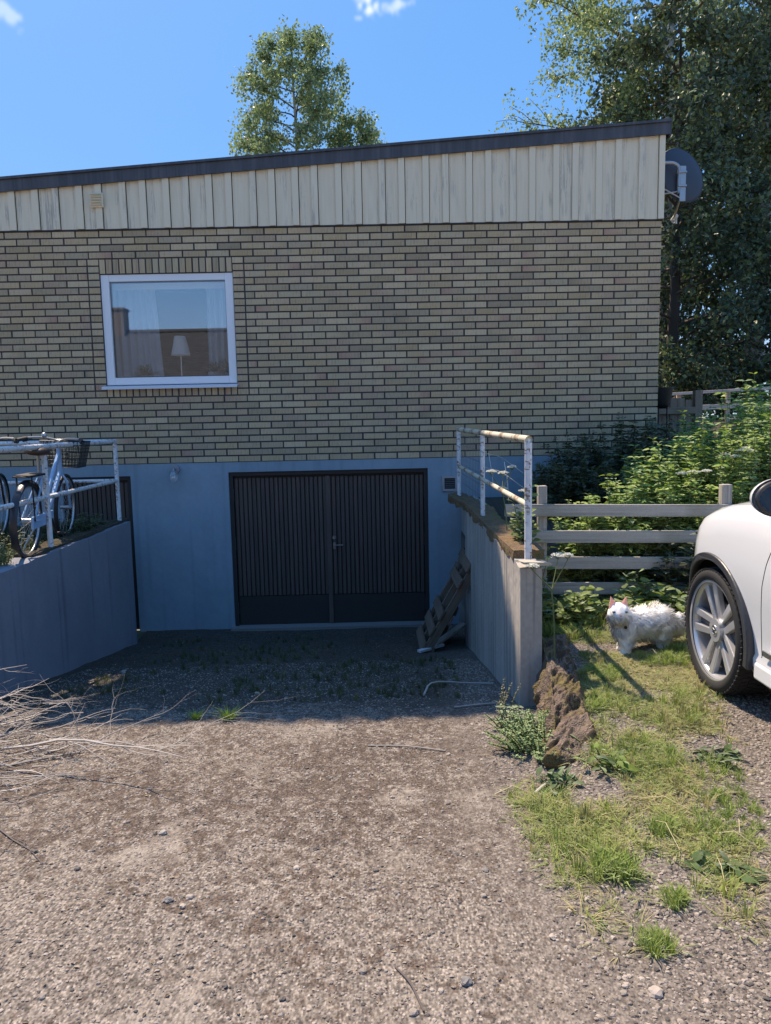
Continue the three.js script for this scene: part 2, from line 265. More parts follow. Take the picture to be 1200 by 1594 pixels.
  // bricks on edge above and below the window
  const c0 = Math.ceil((WIN.y0 - .125 - BY0) / CH - .5), cN = Math.floor((WIN.y1 + .13 - BY0) / CH - .5);
  for (const [ya, yb] of [[WIN.y1 + .006, BY0 + (cN + 1) * CH - J / 2], [BY0 + c0 * CH + J / 2, WIN.y0 - .045]]) for (let x = WIN.x0; x < WIN.x1 - .03; x += (WIN.x1 - WIN.x0) / 20) put(x + J / 2, x + (WIN.x1 - WIN.x0) / 20 - J / 2, ya, yb);
  list.sort((a, b) => Math.hypot((a[0] + a[1]) / 2 + .6, (a[2] + a[3]) / 2 - 2.0) - Math.hypot((b[0] + b[1]) / 2 + .6, (b[2] + b[3]) / 2 - 2.0));
  const rest = [];
  list.forEach(([x0, x1, y0, y1, t, v, dz], i) => {
    const g = brickGeo(x1 - x0, y1 - y0, t, v), X = (x0 + x1) / 2, Y = (y0 + y1) / 2, Z = -(HD + .015 + dz);
    if (i < 300) { const o = part('brick', g, bm, house); o.position.set(X + 2, Y + .9, Z + HD); o.rotation.z = (hash2(i, 3) - .5) * .008; }
    else rest.push(g.clone().rotateZ((hash2(i, 3) - .5) * .008).translate(X, Y, Z));
  });
  // bricks of the right side wall
  for (let c = 0; c < NC; c++) for (let d = HD + (c % 2 ? .13 : .26) - .26; d < 16.4; d += .26) { const a = Math.max(d, HD + .034), b = Math.min(d + .26, 16.4); if (b - a < .05) continue; const g = brickGeo(.26 - J, CH - J, pick(r), Math.floor(r() * 3)).clone(); g.scale((b - a - J) / (.26 - J), 1, 1); g.rotateY(Math.PI / 2); rest.push(g.translate(HX1 - .015, BY0 + (c + .5) * CH, -(a + b) / 2)); }
  H('brick_mass', mrg(rest), bm, house, 'stuff');

  // basement: rendered and painted blue-grey, with two door openings
  const render = new THREE.MeshStandardMaterial({ roughness: .85, map: tex(1024, 512, (u, v) => { const s = pn(u, v, 9, 5, 4) * .5 + pn(u, v, 37, 21, 5) * .3 + pn(u, v, 200, 120, 6) * .2; const drip = clamp(pn(u, v, 90, 3, 7) - .6) * .35; return mix3([.20, .275, .325], [.285, .365, .42], s).map(c => c * (1 - drip)); }), bumpMap: tex(256, 256, (u, v) => pn(u, v, 60, 60, 8) * .6 + pn(u, v, 128, 128, 9) * .4, false), bumpScale: .004 });
  const D = HD + .006, G = { x0: -1.71, x1: .587, y1: .985 }, L = { x0: -3.62, x1: -2.83, y1: .965 };
  H('basement_wall', uvBox(mrg([bx(HX0, L.x0, -1.05, BY0, D, D + .3), bx(L.x1, G.x0, -1.05, BY0, D, D + .3), bx(G.x1, HX1 - .02, -1.05, BY0, D, D + .3), bx(L.x0, L.x1, L.y1, BY0, D, D + .3), bx(G.x0, G.x1, G.y1, BY0, D, D + .3), bx(HX1 - .3, HX1 - .02, -1.05, BY0, D + .3, 16.1)]), .22), render);
  H('garage_threshold', uvBox(bx(G.x0 - .03, G.x1 + .03, -1.0, -.835, D - .10, D + .3), 1), mat([.22, .20, .18], .95));

  // doors of dark brown ribbed boards
  const wood = new THREE.MeshStandardMaterial({ roughness: .7, map: tex(256, 256, (u, v) => { const s = pn(u, v, 40, 2, 14) * .5 + pn(u, v, 90, 4, 15) * .3 + pn(u, v, 128, 128, 16) * .2; return mix3([.048, .033, .026], [.118, .086, .068], s); }) });
  const wood2 = new THREE.MeshStandardMaterial({ roughness: .75, map: wood.map, color: new THREE.Color(1.2, 1.18, 1.16) });
  const dark = mat([.034, .027, .024], .7), steel = mat([.26, .25, .24], .45, { metalness: .8 });
  const door = (name, o, leaves, kick) => {
    const g = new THREE.Group(); g.name = name; house.add(g); g.userData.label = leaves === 2 ? 'dark brown ribbed double garage door' : 'dark brown ribbed basement door';
    const y0 = -.845, fr = .045;
    H('door_frame', mrg([bx(o.x0 + .001, o.x0 + fr, y0, o.y1 - .001, HD + .03, HD + .2), bx(o.x1 - fr, o.x1 - .001, y0, o.y1 - .001, HD + .03, HD + .2), bx(o.x0 + fr, o.x1 - fr, o.y1 - fr, o.y1 - .001, HD + .03, HD + .2)]), dark, g);
    H('backing', bx(o.x0 + fr, o.x1 - fr, y0, o.y1 - fr, HD + .095, HD + .15), dark, g);
    const a = o.x0 + fr + .004, b = o.x1 - fr - .004, n = Math.round((b - a) / .0515), w = (b - a) / n, rr = rng(5 + leaves);
    for (let i = 0; i < n; i++) { const x = a + i * w, dz = (rr() - .5) * .004, s = H('slat', uvBox(rbx(x + .005, x + w - .0045, y0 + kick, o.y1 - fr - .03, HD + .062 + dz, HD + .094, .008), 1.4, rr(), rr()), rr() < .4 ? wood2 : wood, g); }
    const mid = (a + b) / 2;
    if (leaves === 2) { H('kick_panel', uvBox(rbx(a, mid - .006, y0 + .012, y0 + kick - .006, HD + .07, HD + .094), 1), dark, g); H('kick_panel', uvBox(rbx(mid + .006, b, y0 + .012, y0 + kick - .006, HD + .07, HD + .094), 1), dark, g);
      H('cover_strip', uvBox(rbx(mid - .038, mid + .014, y0 + .02, o.y1 - fr - .02, HD + .044, HD + .061), 1.4), wood2, g);
      H('lock', (() => { const c = new THREE.CylinderGeometry(.021, .021, .03, 16); c.rotateX(Math.PI / 2); c.translate(mid + .045, .195, -(HD + .045)); return c; })(), steel, g);
      H('handle', mrg([rbx(mid + .028, mid + .062, .055, .135, HD + .045, HD + .061), rbx(mid + .036, mid + .15, .098, .113, HD + .02, HD + .034), rbx(mid + .036, mid + .052, .098, .113, HD + .034, HD + .046)]), steel, g);
      for (const x of [o.x0 + fr - .006, o.x1 - fr + .006]) for (const y of [.72, .15, -.62]) H('hinge', (() => { const c = new THREE.CylinderGeometry(.009, .009, .14, 10); c.translate(x, y, -(HD + .04)); return c; })(), steel, g);
    } else H('handle', mrg([rbx(b - .06, b - .03, .10, .22, HD + .045, HD + .061), rbx(b - .15, b - .035, .155, .17, HD + .025, HD + .04)]), steel, g);
  };
  door('garage_door', G, 2, .36); door('basement_door', L, 1, .02);

  // gable boards
  const peel = tex(1024, 1024, (u, v) => { const g = pn(u, v, 170, 5, 21) * .5 + pn(u, v, 60, 3, 22) * .25 + pn(u, v, 260, 40, 23) * .25, where = pn(u, v, 14, 3, 24) * .6 + pn(u, v, 40, 8, 25) * .4; const p = clamp((where - .47) * 4) * clamp((g - .43) * 9); const base = mix3([.70, .61, .44], [.76, .67, .49], pn(u, v, 90, 6, 26)); return mix3(base, [.33, .31, .28], p * .62); });
  const cream = new THREE.MeshStandardMaterial({ roughness: .75, map: peel }), creamB = mat([.74, .65, .47], .75);
  const tar = mat([.035, .037, .042], .8), ft = BY1 + .012;
  const rr = rng(55); let x = HX1 - .055, i = 0; const D0 = HD - .022;
  const slab = (xa, xb, da, db) => { const g = bx(xa, xb, 0, 1, da, db), p = g.attributes.position; for (let k = 0; k < p.count; k++) p.setY(k, p.getY(k) < .5 ? ft : roofY(p.getX(k)) - .10); g.computeVertexNormals(); return g; };
  H('gable_backing', slab(HX0, HX1, HD + .02, HD + .28), tar);
  while (x > HX0) { const w = .158 + (i % 2 ? .035 : -.012) + (rr() - .5) * .012; const xa = x - w, ou = rr(), ov = rr();
    H('board', uvBox(slab(xa + .003, x - .003, D0 + .012, HD + .019), .8, ou, ov), cream);
    const bw = .078; H('batten', uvBox(slab(xa - bw + .004, xa - .005, D0 - .010, D0 + .011), .8, rr(), rr()), i % 3 ? creamB : cream); x = xa - bw + .01; i++; }
  H('corner_board', slab(HX1 - .05, HX1 + .012, D0 - .008, HD + .3), creamB);
  H('drip_strip', bx(HX0, HX1 + .008, BY1 - .004, ft - .001, HD - .012, HD + .3), tar);
  // roof with its dark flashing
  const metal = new THREE.MeshStandardMaterial({ roughness: .55, map: tex(512, 64, (u, v) => { const s = pn(u, v, 30, 3, 31) * .5 + pn(u, v, 120, 9, 32) * .5; return mix3([.040, .043, .050], [.105, .108, .118], Math.pow(s, 1.6)); }) });
  const slope = (xa, xb, h0, h1, da, db) => { const g = bx(xa, xb, 0, 1, da, db), p = g.attributes.position; for (let k = 0; k < p.count; k++) p.setY(k, roofY(p.getX(k)) + (p.getY(k) < .5 ? h0 : h1)); g.computeVertexNormals(); return g; };
  const roof = H('roof', slope(HX0 - .1, HX1 + .05, -.10, -.03, HD + .02, 16.6), tar);
  H('flashing', uvBox(slope(HX0 - .1, HX1 + .055, -.150, -.028, HD - .055, HD - .03), .5), metal, house);
  H('flashing', uvBox(slope(HX0 - .1, HX1 + .06, -.027, 0, HD - .075, HD + .25), .5), metal, house);
  H('flashing', uvBox(slope(HX1 + .056, HX1 + .075, -.165, -.0, HD - .03, 16.6), .5), metal, house);
  // gable vent
  const vent = H('vent_grille', rbx(-3.07, -2.925, 3.915, 4.07, HD - .05, HD - .03), creamB, house); 
  for (let k = 0; k < 5; k++) H('louvre', (() => { const g = bx(-3.055, -2.94, -.004, .004, HD - .075, HD - .05); g.translate(0, 0, HD - .06); g.rotateX(-.5); g.translate(0, 3.935 + k * .028, -(HD - .06)); return g; })(), creamB, vent);
  const galv = mat([.34, .35, .36], .5, { metalness: .4 }), bl = mat([.02, .021, .024], .8);
  const v2 = H('vent_grille', mrg([bx(.75, .925, .865, .89, HD - .02, HD + .005), bx(.75, .925, .715, .74, HD - .02, HD + .005), bx(.75, .775, .74, .865, HD - .02, HD + .005), bx(.90, .925, .74, .865, HD - .02, HD + .005)]), galv, house);
  H('screen', bx(.775, .90, .74, .865, HD - .006, HD + .004), bl, v2); for (let k = 1; k < 6; k++) H('louvre', bx(.775, .90, .74 + k * .0208 - .003, .74 + k * .0208 + .003, HD - .014, HD - .007), mat([.10, .11, .12], .6), v2);

  // window
  const w = new THREE.Group(); w.name = 'window'; house.add(w); const vin = mat([.80, .81, .82], .35), F = .092, d0 = HD + .02, d1 = HD + .10;
  H('window_frame', mrg([rbx(WIN.x0 + .003, WIN.x0 + F, WIN.y0 + .002, WIN.y1 - .003, d0, d1), rbx(WIN.x1 - F, WIN.x1 - .003, WIN.y0 + .002, WIN.y1 - .003, d0, d1), rbx(WIN.x0 + F, WIN.x1 - F, WIN.y1 - .078, WIN.y1 - .003, d0 + .002, d1), rbx(WIN.x0 + F, WIN.x1 - F, WIN.y0 + .002, WIN.y0 + .085, d0 + .002, d1)]), vin, w);
  H('gasket', mrg([bx(WIN.x0 + F, WIN.x0 + F + .009, WIN.y0 + .085, WIN.y1 - .078, d0 + .03, d1 - .01), bx(WIN.x1 - F - .009, WIN.x1 - F, WIN.y0 + .085, WIN.y1 - .078, d0 + .03, d1 - .01), bx(WIN.x0 + F + .009, WIN.x1 - F - .009, WIN.y1 - .087, WIN.y1 - .078, d0 + .03, d1 - .01), bx(WIN.x0 + F + .009, WIN.x1 - F - .009, WIN.y0 + .085, WIN.y0 + .094, d0 + .03, d1 - .01)]), bl, w);
  const glass = new THREE.MeshPhysicalMaterial({ color: 0xffffff, roughness: 0, transmission: 1, thickness: 0, ior: 2.33, specularIntensity: 1 });
  for (const q of [.048, .062, .076]) { const g = new THREE.PlaneGeometry(WIN.x1 - WIN.x0 - 2 * F, WIN.y1 - WIN.y0 - .163); g.translate((WIN.x0 + WIN.x1) / 2, (WIN.y0 + .085 + WIN.y1 - .078) / 2, -(HD + q)); H('pane', g, glass, w); }
  const sill = rbx(WIN.x0 - .035, WIN.x1 + .008, -.008, .008, HD - .055, HD + .019, .003); sill.translate(0, 0, HD); sill.rotateX(.16); sill.translate(0, WIN.y0 - .016, -HD);
  H('sill', mrg([sill, bx(WIN.x0 - .035, WIN.x1 + .008, WIN.y0 - .048, WIN.y0 - .02, HD - .058, HD - .052)]), mat([.66, .69, .73], .4), w);
  H('inner_sill', bx(WIN.x0, WIN.x1, WIN.y0 - .02, WIN.y0 + .012, d1 + .002, HD + .46), vin, house);
}

// ------------------------------------------------------------------ shared weathered materials
const rustPaint = new THREE.MeshStandardMaterial({ roughness: .6, map: tex(512, 512, (u, v) => { const s = pn(u, v, 16, 40, 41) * .5 + pn(u, v, 60, 120, 42) * .5, q = pn(u, v, 5, 9, 43); const k = clamp((s * .7 + q * .4 - .67) * 9); return mix3(mix3([.58, .60, .62], [.74, .74, .72], pn(u, v, 30, 60, 44)), mix3([.19, .10, .055], [.36, .30, .23], pn(u, v, 80, 80, 45)), k); }) });
const rustRail = new THREE.MeshStandardMaterial({ roughness: .65, map: tex(512, 512, (u, v) => { const s = pn(u, v, 16, 30, 51) * .5 + pn(u, v, 60, 120, 52) * .5, q = pn(u, v, 5, 7, 53); const k = clamp((s * .6 + q * .6 - .64) * 6); return mix3([.62, .56, .42], mix3([.15, .085, .05], [.34, .26, .16], pn(u, v, 80, 80, 55)), k); }) });
const greyWood = new THREE.MeshStandardMaterial({ roughness: .9, map: tex(512, 512, (u, v) => { const ring = pn(u + .02 * pn(u, v, 3, 9, 60), v, 3, 70, 61) * .5 + pn(u, v, 6, 150, 62) * .3 + pn(u, v, 120, 200, 63) * .2; const st = clamp((pn(u, v, 6, 10, 64) - .55) * 3); return mix3(mix3([.24, .215, .18], [.52, .475, .41], ring), [.17, .17, .12], st * .45); }), bumpMap: tex(512, 512, (u, v) => pn(u, v, 3, 70, 61) * .6 + pn(u, v, 6, 150, 62) * .4, false), bumpScale: .002 });
const concreteL = new THREE.MeshStandardMaterial({ roughness: .9, map: tex(1024, 512, (u, v) => { const s = pn(u, v, 7, 5, 71) * .45 + pn(u, v, 26, 20, 72) * .3 + pn(u, v, 180, 140, 73) * .25, dr = clamp((pn(u, v, 70, 3, 74) * .6 + pn(u, v, 22, 4, 75) * .4 - .62) * 4); return mix3([.175, .185, .215], [.25, .26, .295], s).map(c => c * (1 - .28 * dr)); }), bumpMap: tex(256, 256, (u, v) => pn(u, v, 50, 50, 76), false), bumpScale: .003 });
const concreteR = new THREE.MeshStandardMaterial({ roughness: .92, map: tex(1024, 512, (u, v) => { const s = pn(u, v, 9, 7, 81) * .4 + pn(u, v, 160, 120, 82) * .3 + pn(u, v, 40, 3, 84) * .3, dr = clamp((pn(u, v, 60, 2, 83) * .6 + pn(u, v, 140, 3, 85) * .4 - .5) * 4); return mix3(mix3([.30, .275, .24], [.50, .465, .41], s), [.13, .12, .115], dr * .6); }), bumpMap: tex(256, 256, (u, v) => pn(u, v, 60, 60, 86) * .6 + pn(u, v, 128, 4, 87) * .4, false), bumpScale: .004 });

// ------------------------------------------------------------------ retaining walls
{ // left wall with its return towards the house side
  const t = thing('retaining_wall', 'dark blue-grey concrete wall below the bicycle terrace, left of the ramp', 'wall', [-2.8, -.6, 6], 'retaining walls beside the ramp');
  const side = new THREE.PlaneGeometry(1, 1); side.dispose();
  const g = bx(-2.9, -2.70, -1.1, .50, 3.3, 8.02), seg2 = new THREE.BoxGeometry(.2, 1.6, 4.72, 2, 12, 40); seg2.translate(-2.8, -.3, -5.66);
  const p = seg2.attributes.position; for (let i = 0; i < p.count; i++) { const y = p.getY(i), z = p.getZ(i); if (y > .45) p.setY(i, y + (fbm(z * 5, 1.3, 3) - .5) * .035); p.setX(i, p.getX(i) + (fbm(z * 1.2 + 4, y * 1.2, 2) - .5) * .02); }
  seg2.computeVertexNormals();
  part('wall_face', uvBox(seg2, .28).translate(2.8, .6, 6), concreteL, t);
  part('wall_return', uvBox(bx(-7.3, -2.901, -1.1, .49, 7.93, 8.02), .28).translate(2.8, .6, 6), concreteL, t);
}
const curbTop = d => mix(.61, .665, clamp((d - 4.45) / 3.5));
{
  const t = thing('retaining_wall', 'streaky pale concrete wall right of the ramp with a rusty railing', 'wall', [.93, -.4, 5.8], 'retaining walls beside the ramp');
  const g = new THREE.BoxGeometry(.135, 1, 2.82, 3, 14, 30); g.translate(.9325, 0, -5.86);
  const p = g.attributes.position; for (let i = 0; i < p.count; i++) { const v = p.getY(i) + .5, d = -p.getZ(i); let y = mix(-1.05, curbTop(d), v); if (v > .99) y += (fbm(d * 6, 3, 3) - .5) * .04; p.setY(i, y); p.setX(i, p.getX(i) + (fbm(d * 1.5, y * 1.5, 2) - .5) * .012); }
  g.computeVertexNormals(); part('wall_face', uvBox(g, .45, .2, .1).translate(-.93, .4, 5.8), concreteR, t);
  part('wall_back_length', uvBox(bx(.97, 1.13, -1.05, .655, 7.271, 8.5), .45).translate(-.93, .4, 5.8), concreteR, t);
  const rr = rng(3), fl = new THREE.BoxGeometry(.20, .022, .10, 6, 1, 4); const q = fl.attributes.position; for (let i = 0; i < q.count; i++) { q.setX(i, q.getX(i) + (rr() - .5) * .012); q.setY(i, q.getY(i) * (1 - .5 * Math.abs(q.getX(i)) / .1) + (rr() - .5) * .004); } fl.rotateZ(-.12); fl.rotateY(.35); fl.translate(.955, .632, -4.475); fl.computeVertexNormals();
  part('broken_edge', uvBox(fl, 1).translate(-.93, .4, 5.8), mat([.44, .39, .31], .95), t);
}
// rough lump: a displaced box or sphere
function lump(w, h, l, amp, seed, f = 9) { const g = new THREE.BoxGeometry(w, h, l, 8, 8, Math.max(4, Math.round(l / .04))); const p = g.attributes.position, v = new THREE.Vector3(); g.computeVertexNormals();
  for (let i = 0; i < p.count; i++) { v.fromBufferAttribute(p, i); const n = (fbm(v.x * f + v.z * f * .7 + seed, v.y * f + v.z * f * .4 + seed * 3, 4) - .5) * amp; const u = v.clone(); u.x /= w; u.y /= h; u.z = 0; u.normalize(); p.setXYZ(i, v.x + u.x * n, v.y + u.y * n, v.z + (fbm(v.x * f * 2 + seed, v.y * f * 2, 2) - .5) * amp * .5); } g.computeVertexNormals(); return g; }
const mossMap = tex(512, 512, (u, v) => { const s = pn(u, v, 12, 12, 91) * .4 + pn(u, v, 50, 50, 92) * .35 + pn(u, v, 200, 200, 93) * .25, k = pn(u, v, 6, 6, 94); return mix3(mix3([.10, .062, .035], [.27, .185, .095], s), [.14, .15, .04], clamp(k * 2 - 1.0) * .7); });
const mossBump = tex(512, 512, (u, v) => pn(u, v, 50, 50, 92) * .5 + pn(u, v, 200, 200, 93) * .5, false);
const mossMat = new THREE.MeshStandardMaterial({ roughness: 1, map: mossMap, bumpMap: mossBump, bumpScale: .012 });
const mossDark = new THREE.MeshStandardMaterial({ roughness: 1, map: tex(256, 256, (u, v) => mix3([.035, .028, .02], [.095, .08, .045], pn(u, v, 20, 20, 95) * .5 + pn(u, v, 90, 90, 96) * .5)), bumpMap: mossBump, bumpScale: .012 });
{ // moss and soil lying on the right wall
  const g = lump(.21, .07, 3.55, .085, 4, 7); g.translate(.965, .645, -6.45); const p = g.attributes.position; for (let i = 0; i < p.count; i++) { const d = -p.getZ(i); p.setX(i, p.getX(i) - .07 * sst(7.0, 7.9, d)); p.setY(i, p.getY(i) + .03 * sst(5.5, 7.5, d)); } g.computeVertexNormals();
  solo('moss_cushion', uvBox(g, 1.6), mossMat, 'brown moss and soil lying along the top of the right ramp wall', 'moss');
}
{ // moss on the edge of the left wall
  const g = lump(.16, .05, 2.3, .07, 9, 8); g.translate(-2.83, .50, -7.0); solo('moss_cushion', uvBox(g, 1.6), mossDark, 'dark moss fringe along the bicycle terrace wall', 'moss');
}
{ // mossy kerb stub beside the wall end
  const g = new THREE.BoxGeometry(.27, .56, 1.5, 24, 30, 90), p = g.attributes.position, nrm = g.attributes.normal.clone();
  for (let i = 0; i < p.count; i++) { let x = p.getX(i), y = p.getY(i), z = p.getZ(i); const q5 = v => Math.sign(v) * Math.abs(v) ** 5, nd = new THREE.Vector3(q5(x / .135), q5(y / .28), q5(z / .75)).normalize(), nx = nd.x, ny = nd.y, nz = nd.z; const n = (fbm(z * 6 + y * 5 + x * 7, y * 6 - z * 3 + 7, 4) - .5) * .07 + (fbm(z * 22 + x * 20, y * 22 + z * 9, 4) - .5) * .085;
    x += nx * n + y * -.10; y += ny * n; z += nz * n * .8; y -= (.05 * sst(-.2, .75, z) + .10 * sst(.5, .78, z)) * sst(-.27, .2, y); if (y > .1) x *= 1 - .45 * sst(.1, .28, y); p.setXYZ(i, x, y, z); }
  g.computeVertexNormals(); g.rotateY(-.16); g.translate(1.055, -.225, -4.08);
  const bark = new THREE.MeshStandardMaterial({ roughness: 1, map: tex(512, 512, (u, v) => { const s = pn(u, v, 40, 9, 97) * .45 + pn(u, v, 110, 40, 98) * .3 + pn(u, v, 230, 160, 99) * .25, k = pn(u, v, 5, 4, 100) * .6 + pn(u, v, 16, 14, 102) * .4; return mix3(mix3([.06, .042, .03], [.27, .205, .155], Math.pow(s, 1.2)), mix3([.075, .055, .02], [.19, .15, .055], s), clamp((k - .45) * 5)); }), bumpMap: mossBump, bumpScale: .012 });
  solo('mossy_kerb', uvBox(g, 1.3, 0, 0), bark, 'crumbling brown moss-covered kerb stub in front of the right wall end', 'kerb');
}

// ------------------------------------------------------------------ railings
{
  const t = thing('railing', 'rusty white pipe railing in front of the bicycles on the left terrace', 'railing', [-2.78, .5, 7.9]);
  const o = new THREE.Vector3(2.78, -.5, 7.9), q = (a, b, r = .021, m = rustPaint, n = 'rail') => part(n, bar(a.add(o), b.add(o), r, 10), m, t);
  const X = -2.79;
  q(P(X, 1.365, 3.4), P(X, 1.375, 7.95), .0235); q(P(X, .93, 3.4), P(X, .955, 7.95), .0205);
  q(P(X, 1.375, 7.95), P(-7.2, 1.375, 7.95), .0235); q(P(X, .955, 7.95), P(-7.2, .955, 7.95), .0205);
  for (const [x, d] of [[X, 7.95], [X, 6.25], [X, 4.4], [-4.35, 7.95], [-5.9, 7.95]]) { q(P(x, .42, d), P(x, 1.375, d), .0225, rustPaint, 'post'); }
}
{
  const t = thing('railing', 'rusty pipe railing with wire mesh on the right ramp wall', 'railing', [.93, .6, 6.3]);
  const o = new THREE.Vector3(-.93, -.6, 6.3), q = (a, b, r = .022, m = rustPaint, n = 'rail') => part(n, bar(a.add(o), b.add(o), r, 10), m, t);
  q(P(.945, .60, 4.6), P(.945, 1.39, 4.6), .0235, rustPaint, 'post'); q(P(.918, .60, 6.4), P(.918, 1.40, 6.4), .02, rustPaint, 'post'); q(P(.89, .6, 8.0), P(.89, 1.43, 8.0), .022, rustPaint, 'post');
  q(P(.945, 1.385, 4.578), P(.89, 1.425, 8.03), .024, rustRail); q(P(.942, .975, 4.6), P(.89, 1.03, 8.0), .019, rustRail);
  const wire = mat([.16, .165, .17], .5, { metalness: .5 }), l = [], w = (a, b, r = .0022) => l.push(bar(a.add(o), b.add(o), r, 4));
  for (let y = .74; y < 1.37; y += .10) w(P(.93, y, 6.4), P(.905, y + .02, 7.98)); for (let d = 6.5; d < 8; d += .1) w(P(.93 - (d - 6.4) * .016, .66, d), P(.93 - (d - 6.4) * .016, 1.36, d));
  part('wire_mesh', mrg(l), wire, t);
  const l2 = [], lw = mat([.52, .54, .54], .4, { metalness: .5 }); // bent free end of the mesh
  for (const [y, dx] of [[1.20, .08], [1.08, .10], [.95, .14]]) l2.push(tube(curve([P(.935, y + .03, 6.36), P(.96 + dx * .3, y + .02, 5.9), P(.97 + dx, y - .07, 5.3)], 8).map(v => v.add(o)), .003, 4));
  l2.push(tube(curve([P(.94, 1.24, 6.2), P(.955, 1.1, 6.15), P(.965, .95, 6.1)], 6).map(v => v.add(o)), .003, 4)); l2.push(tube(curve([P(.985, 1.19, 5.7), P(1.0, 1.05, 5.65), P(1.0, .9, 5.6)], 6).map(v => v.add(o)), .003, 4));
  part('bent_wire', mrg(l2), lw, t);
}

// ------------------------------------------------------------------ fences
{
  const t = thing('plank_fence', 'weathered grey plank fence in front of the sunny shrubs', 'fence', [1.36, 0, 6.0]);
  const o = [-1.36, 0, 6.0], rr = rng(61);
  for (const [x, top, w] of [[1.36, .967, .072], [2.885, .945, .085], [4.45, .93, .08]]) part('post', uvBox(rbx(x - w / 2, x + w / 2, -.15, top, 6.03, 6.10, .006), .9, rr(), rr(), true).translate(...o), greyWood, t);
  const sag = -.023; const rows = [[.721, .822], [.502, .604], [.287, .389], [.073, .173]];
  rows.forEach(([a, b], k) => { for (const [xa, xb] of [[1.04, 2.9], [2.903, 4.6]]) { const g = rbx(xa, xb, -(b - a) / 2, (b - a) / 2, -.012, .012, .004); const u = uvBox(g, .8, rr(), rr()); const m = new THREE.Matrix4().makeRotationZ(Math.atan(sag) + (rr() - .5) * .004); u.translate(-1.25, 0, 0); u.applyMatrix4(m); u.translate(1.25, (a + b) / 2 + (rr() - .5) * .006 + .0, -6.0 - .0); part('plank', u.translate(...o), greyWood, t); } });
}
{
  const t = thing('rail_fence', 'pale pinkish two-rail fence on the bank behind the shrubs', 'fence', [4.9, 1.1, 12]);
  const pale = new THREE.MeshStandardMaterial({ roughness: .85, map: greyWood.map, color: new THREE.Color(1.9, 1.62, 1.5) }), o = [-4.9, -1.1, 12], rr = rng(62);
  for (const x of [4.92, 5.72, 6.62, 7.5]) part('post', uvBox(rbx(x - .035, x + .035, .9, 1.90, 12.03, 12.08), .9, rr(), rr()).translate(...o), pale, t);
  part('rail', uvBox(rbx(4.7, 7.8, -.022, .022, -.05, .05), .8).rotateZ(.042).translate(0, 1.68, -12.0).translate(...o), pale, t);
  part('rail', uvBox(rbx(5.0, 7.8, -.04, .04, -.012, .012), .8).rotateZ(.03).translate(0, 1.50, -12.0).translate(...o), pale, t);
}
{ // weathered gate end by the house corner
  const t = thing('wooden_gate', 'weathered brown board gate beside the right house corner', 'gate', [3.55, .9, 10]);
  const o = [-3.55, -.9, 10], rr = rng(63); const brown = new THREE.MeshStandardMaterial({ roughness: .9, map: greyWood.map, color: new THREE.Color(.75, .62, .52) });
  for (let i = 0; i < 9; i++) part('board', uvBox(rbx(3.34 + i * .105, 3.435 + i * .105, .85, 1.83 + (rr() - .5) * .05 - i * .012, 10 + rr() * .01, 10.03, .004), .9, rr(), rr(), true).translate(...o), brown, t);
  part('post', uvBox(rbx(4.3, 4.4, .8, 1.86, 9.98, 10.08), .9, 0, 0, true).translate(...o), brown, t);
  part('rail', uvBox(rbx(3.32, 4.3, 1.55, 1.64, 9.96, 9.995), .9).translate(...o), brown, t);
}
{ // dark rain barrel bracket by the corner: a black watering tub on legs
  const t = thing('black_tub', 'dark plastic tub hanging behind the right house corner', 'tub', [3.60, 1.35, 9.4]);
  const bl = mat([.015, .016, .018], .45);
  part('tub', new THREE.LatheGeometry([[0, .27], [.09, .27], [.12, .33], [.155, .52], [.165, .53], [.15, .53], [.12, .36], [0, .30]].map(p => new THREE.Vector2(...p)), 20), bl, t);
  for (const a of [0, 2.1, 4.2]) part('leg', bar(new THREE.Vector3(Math.cos(a) * .09, .28, Math.sin(a) * .09), new THREE.Vector3(Math.cos(a) * .1, -.22, Math.sin(a) * .1), .009, 6), bl, t);
}

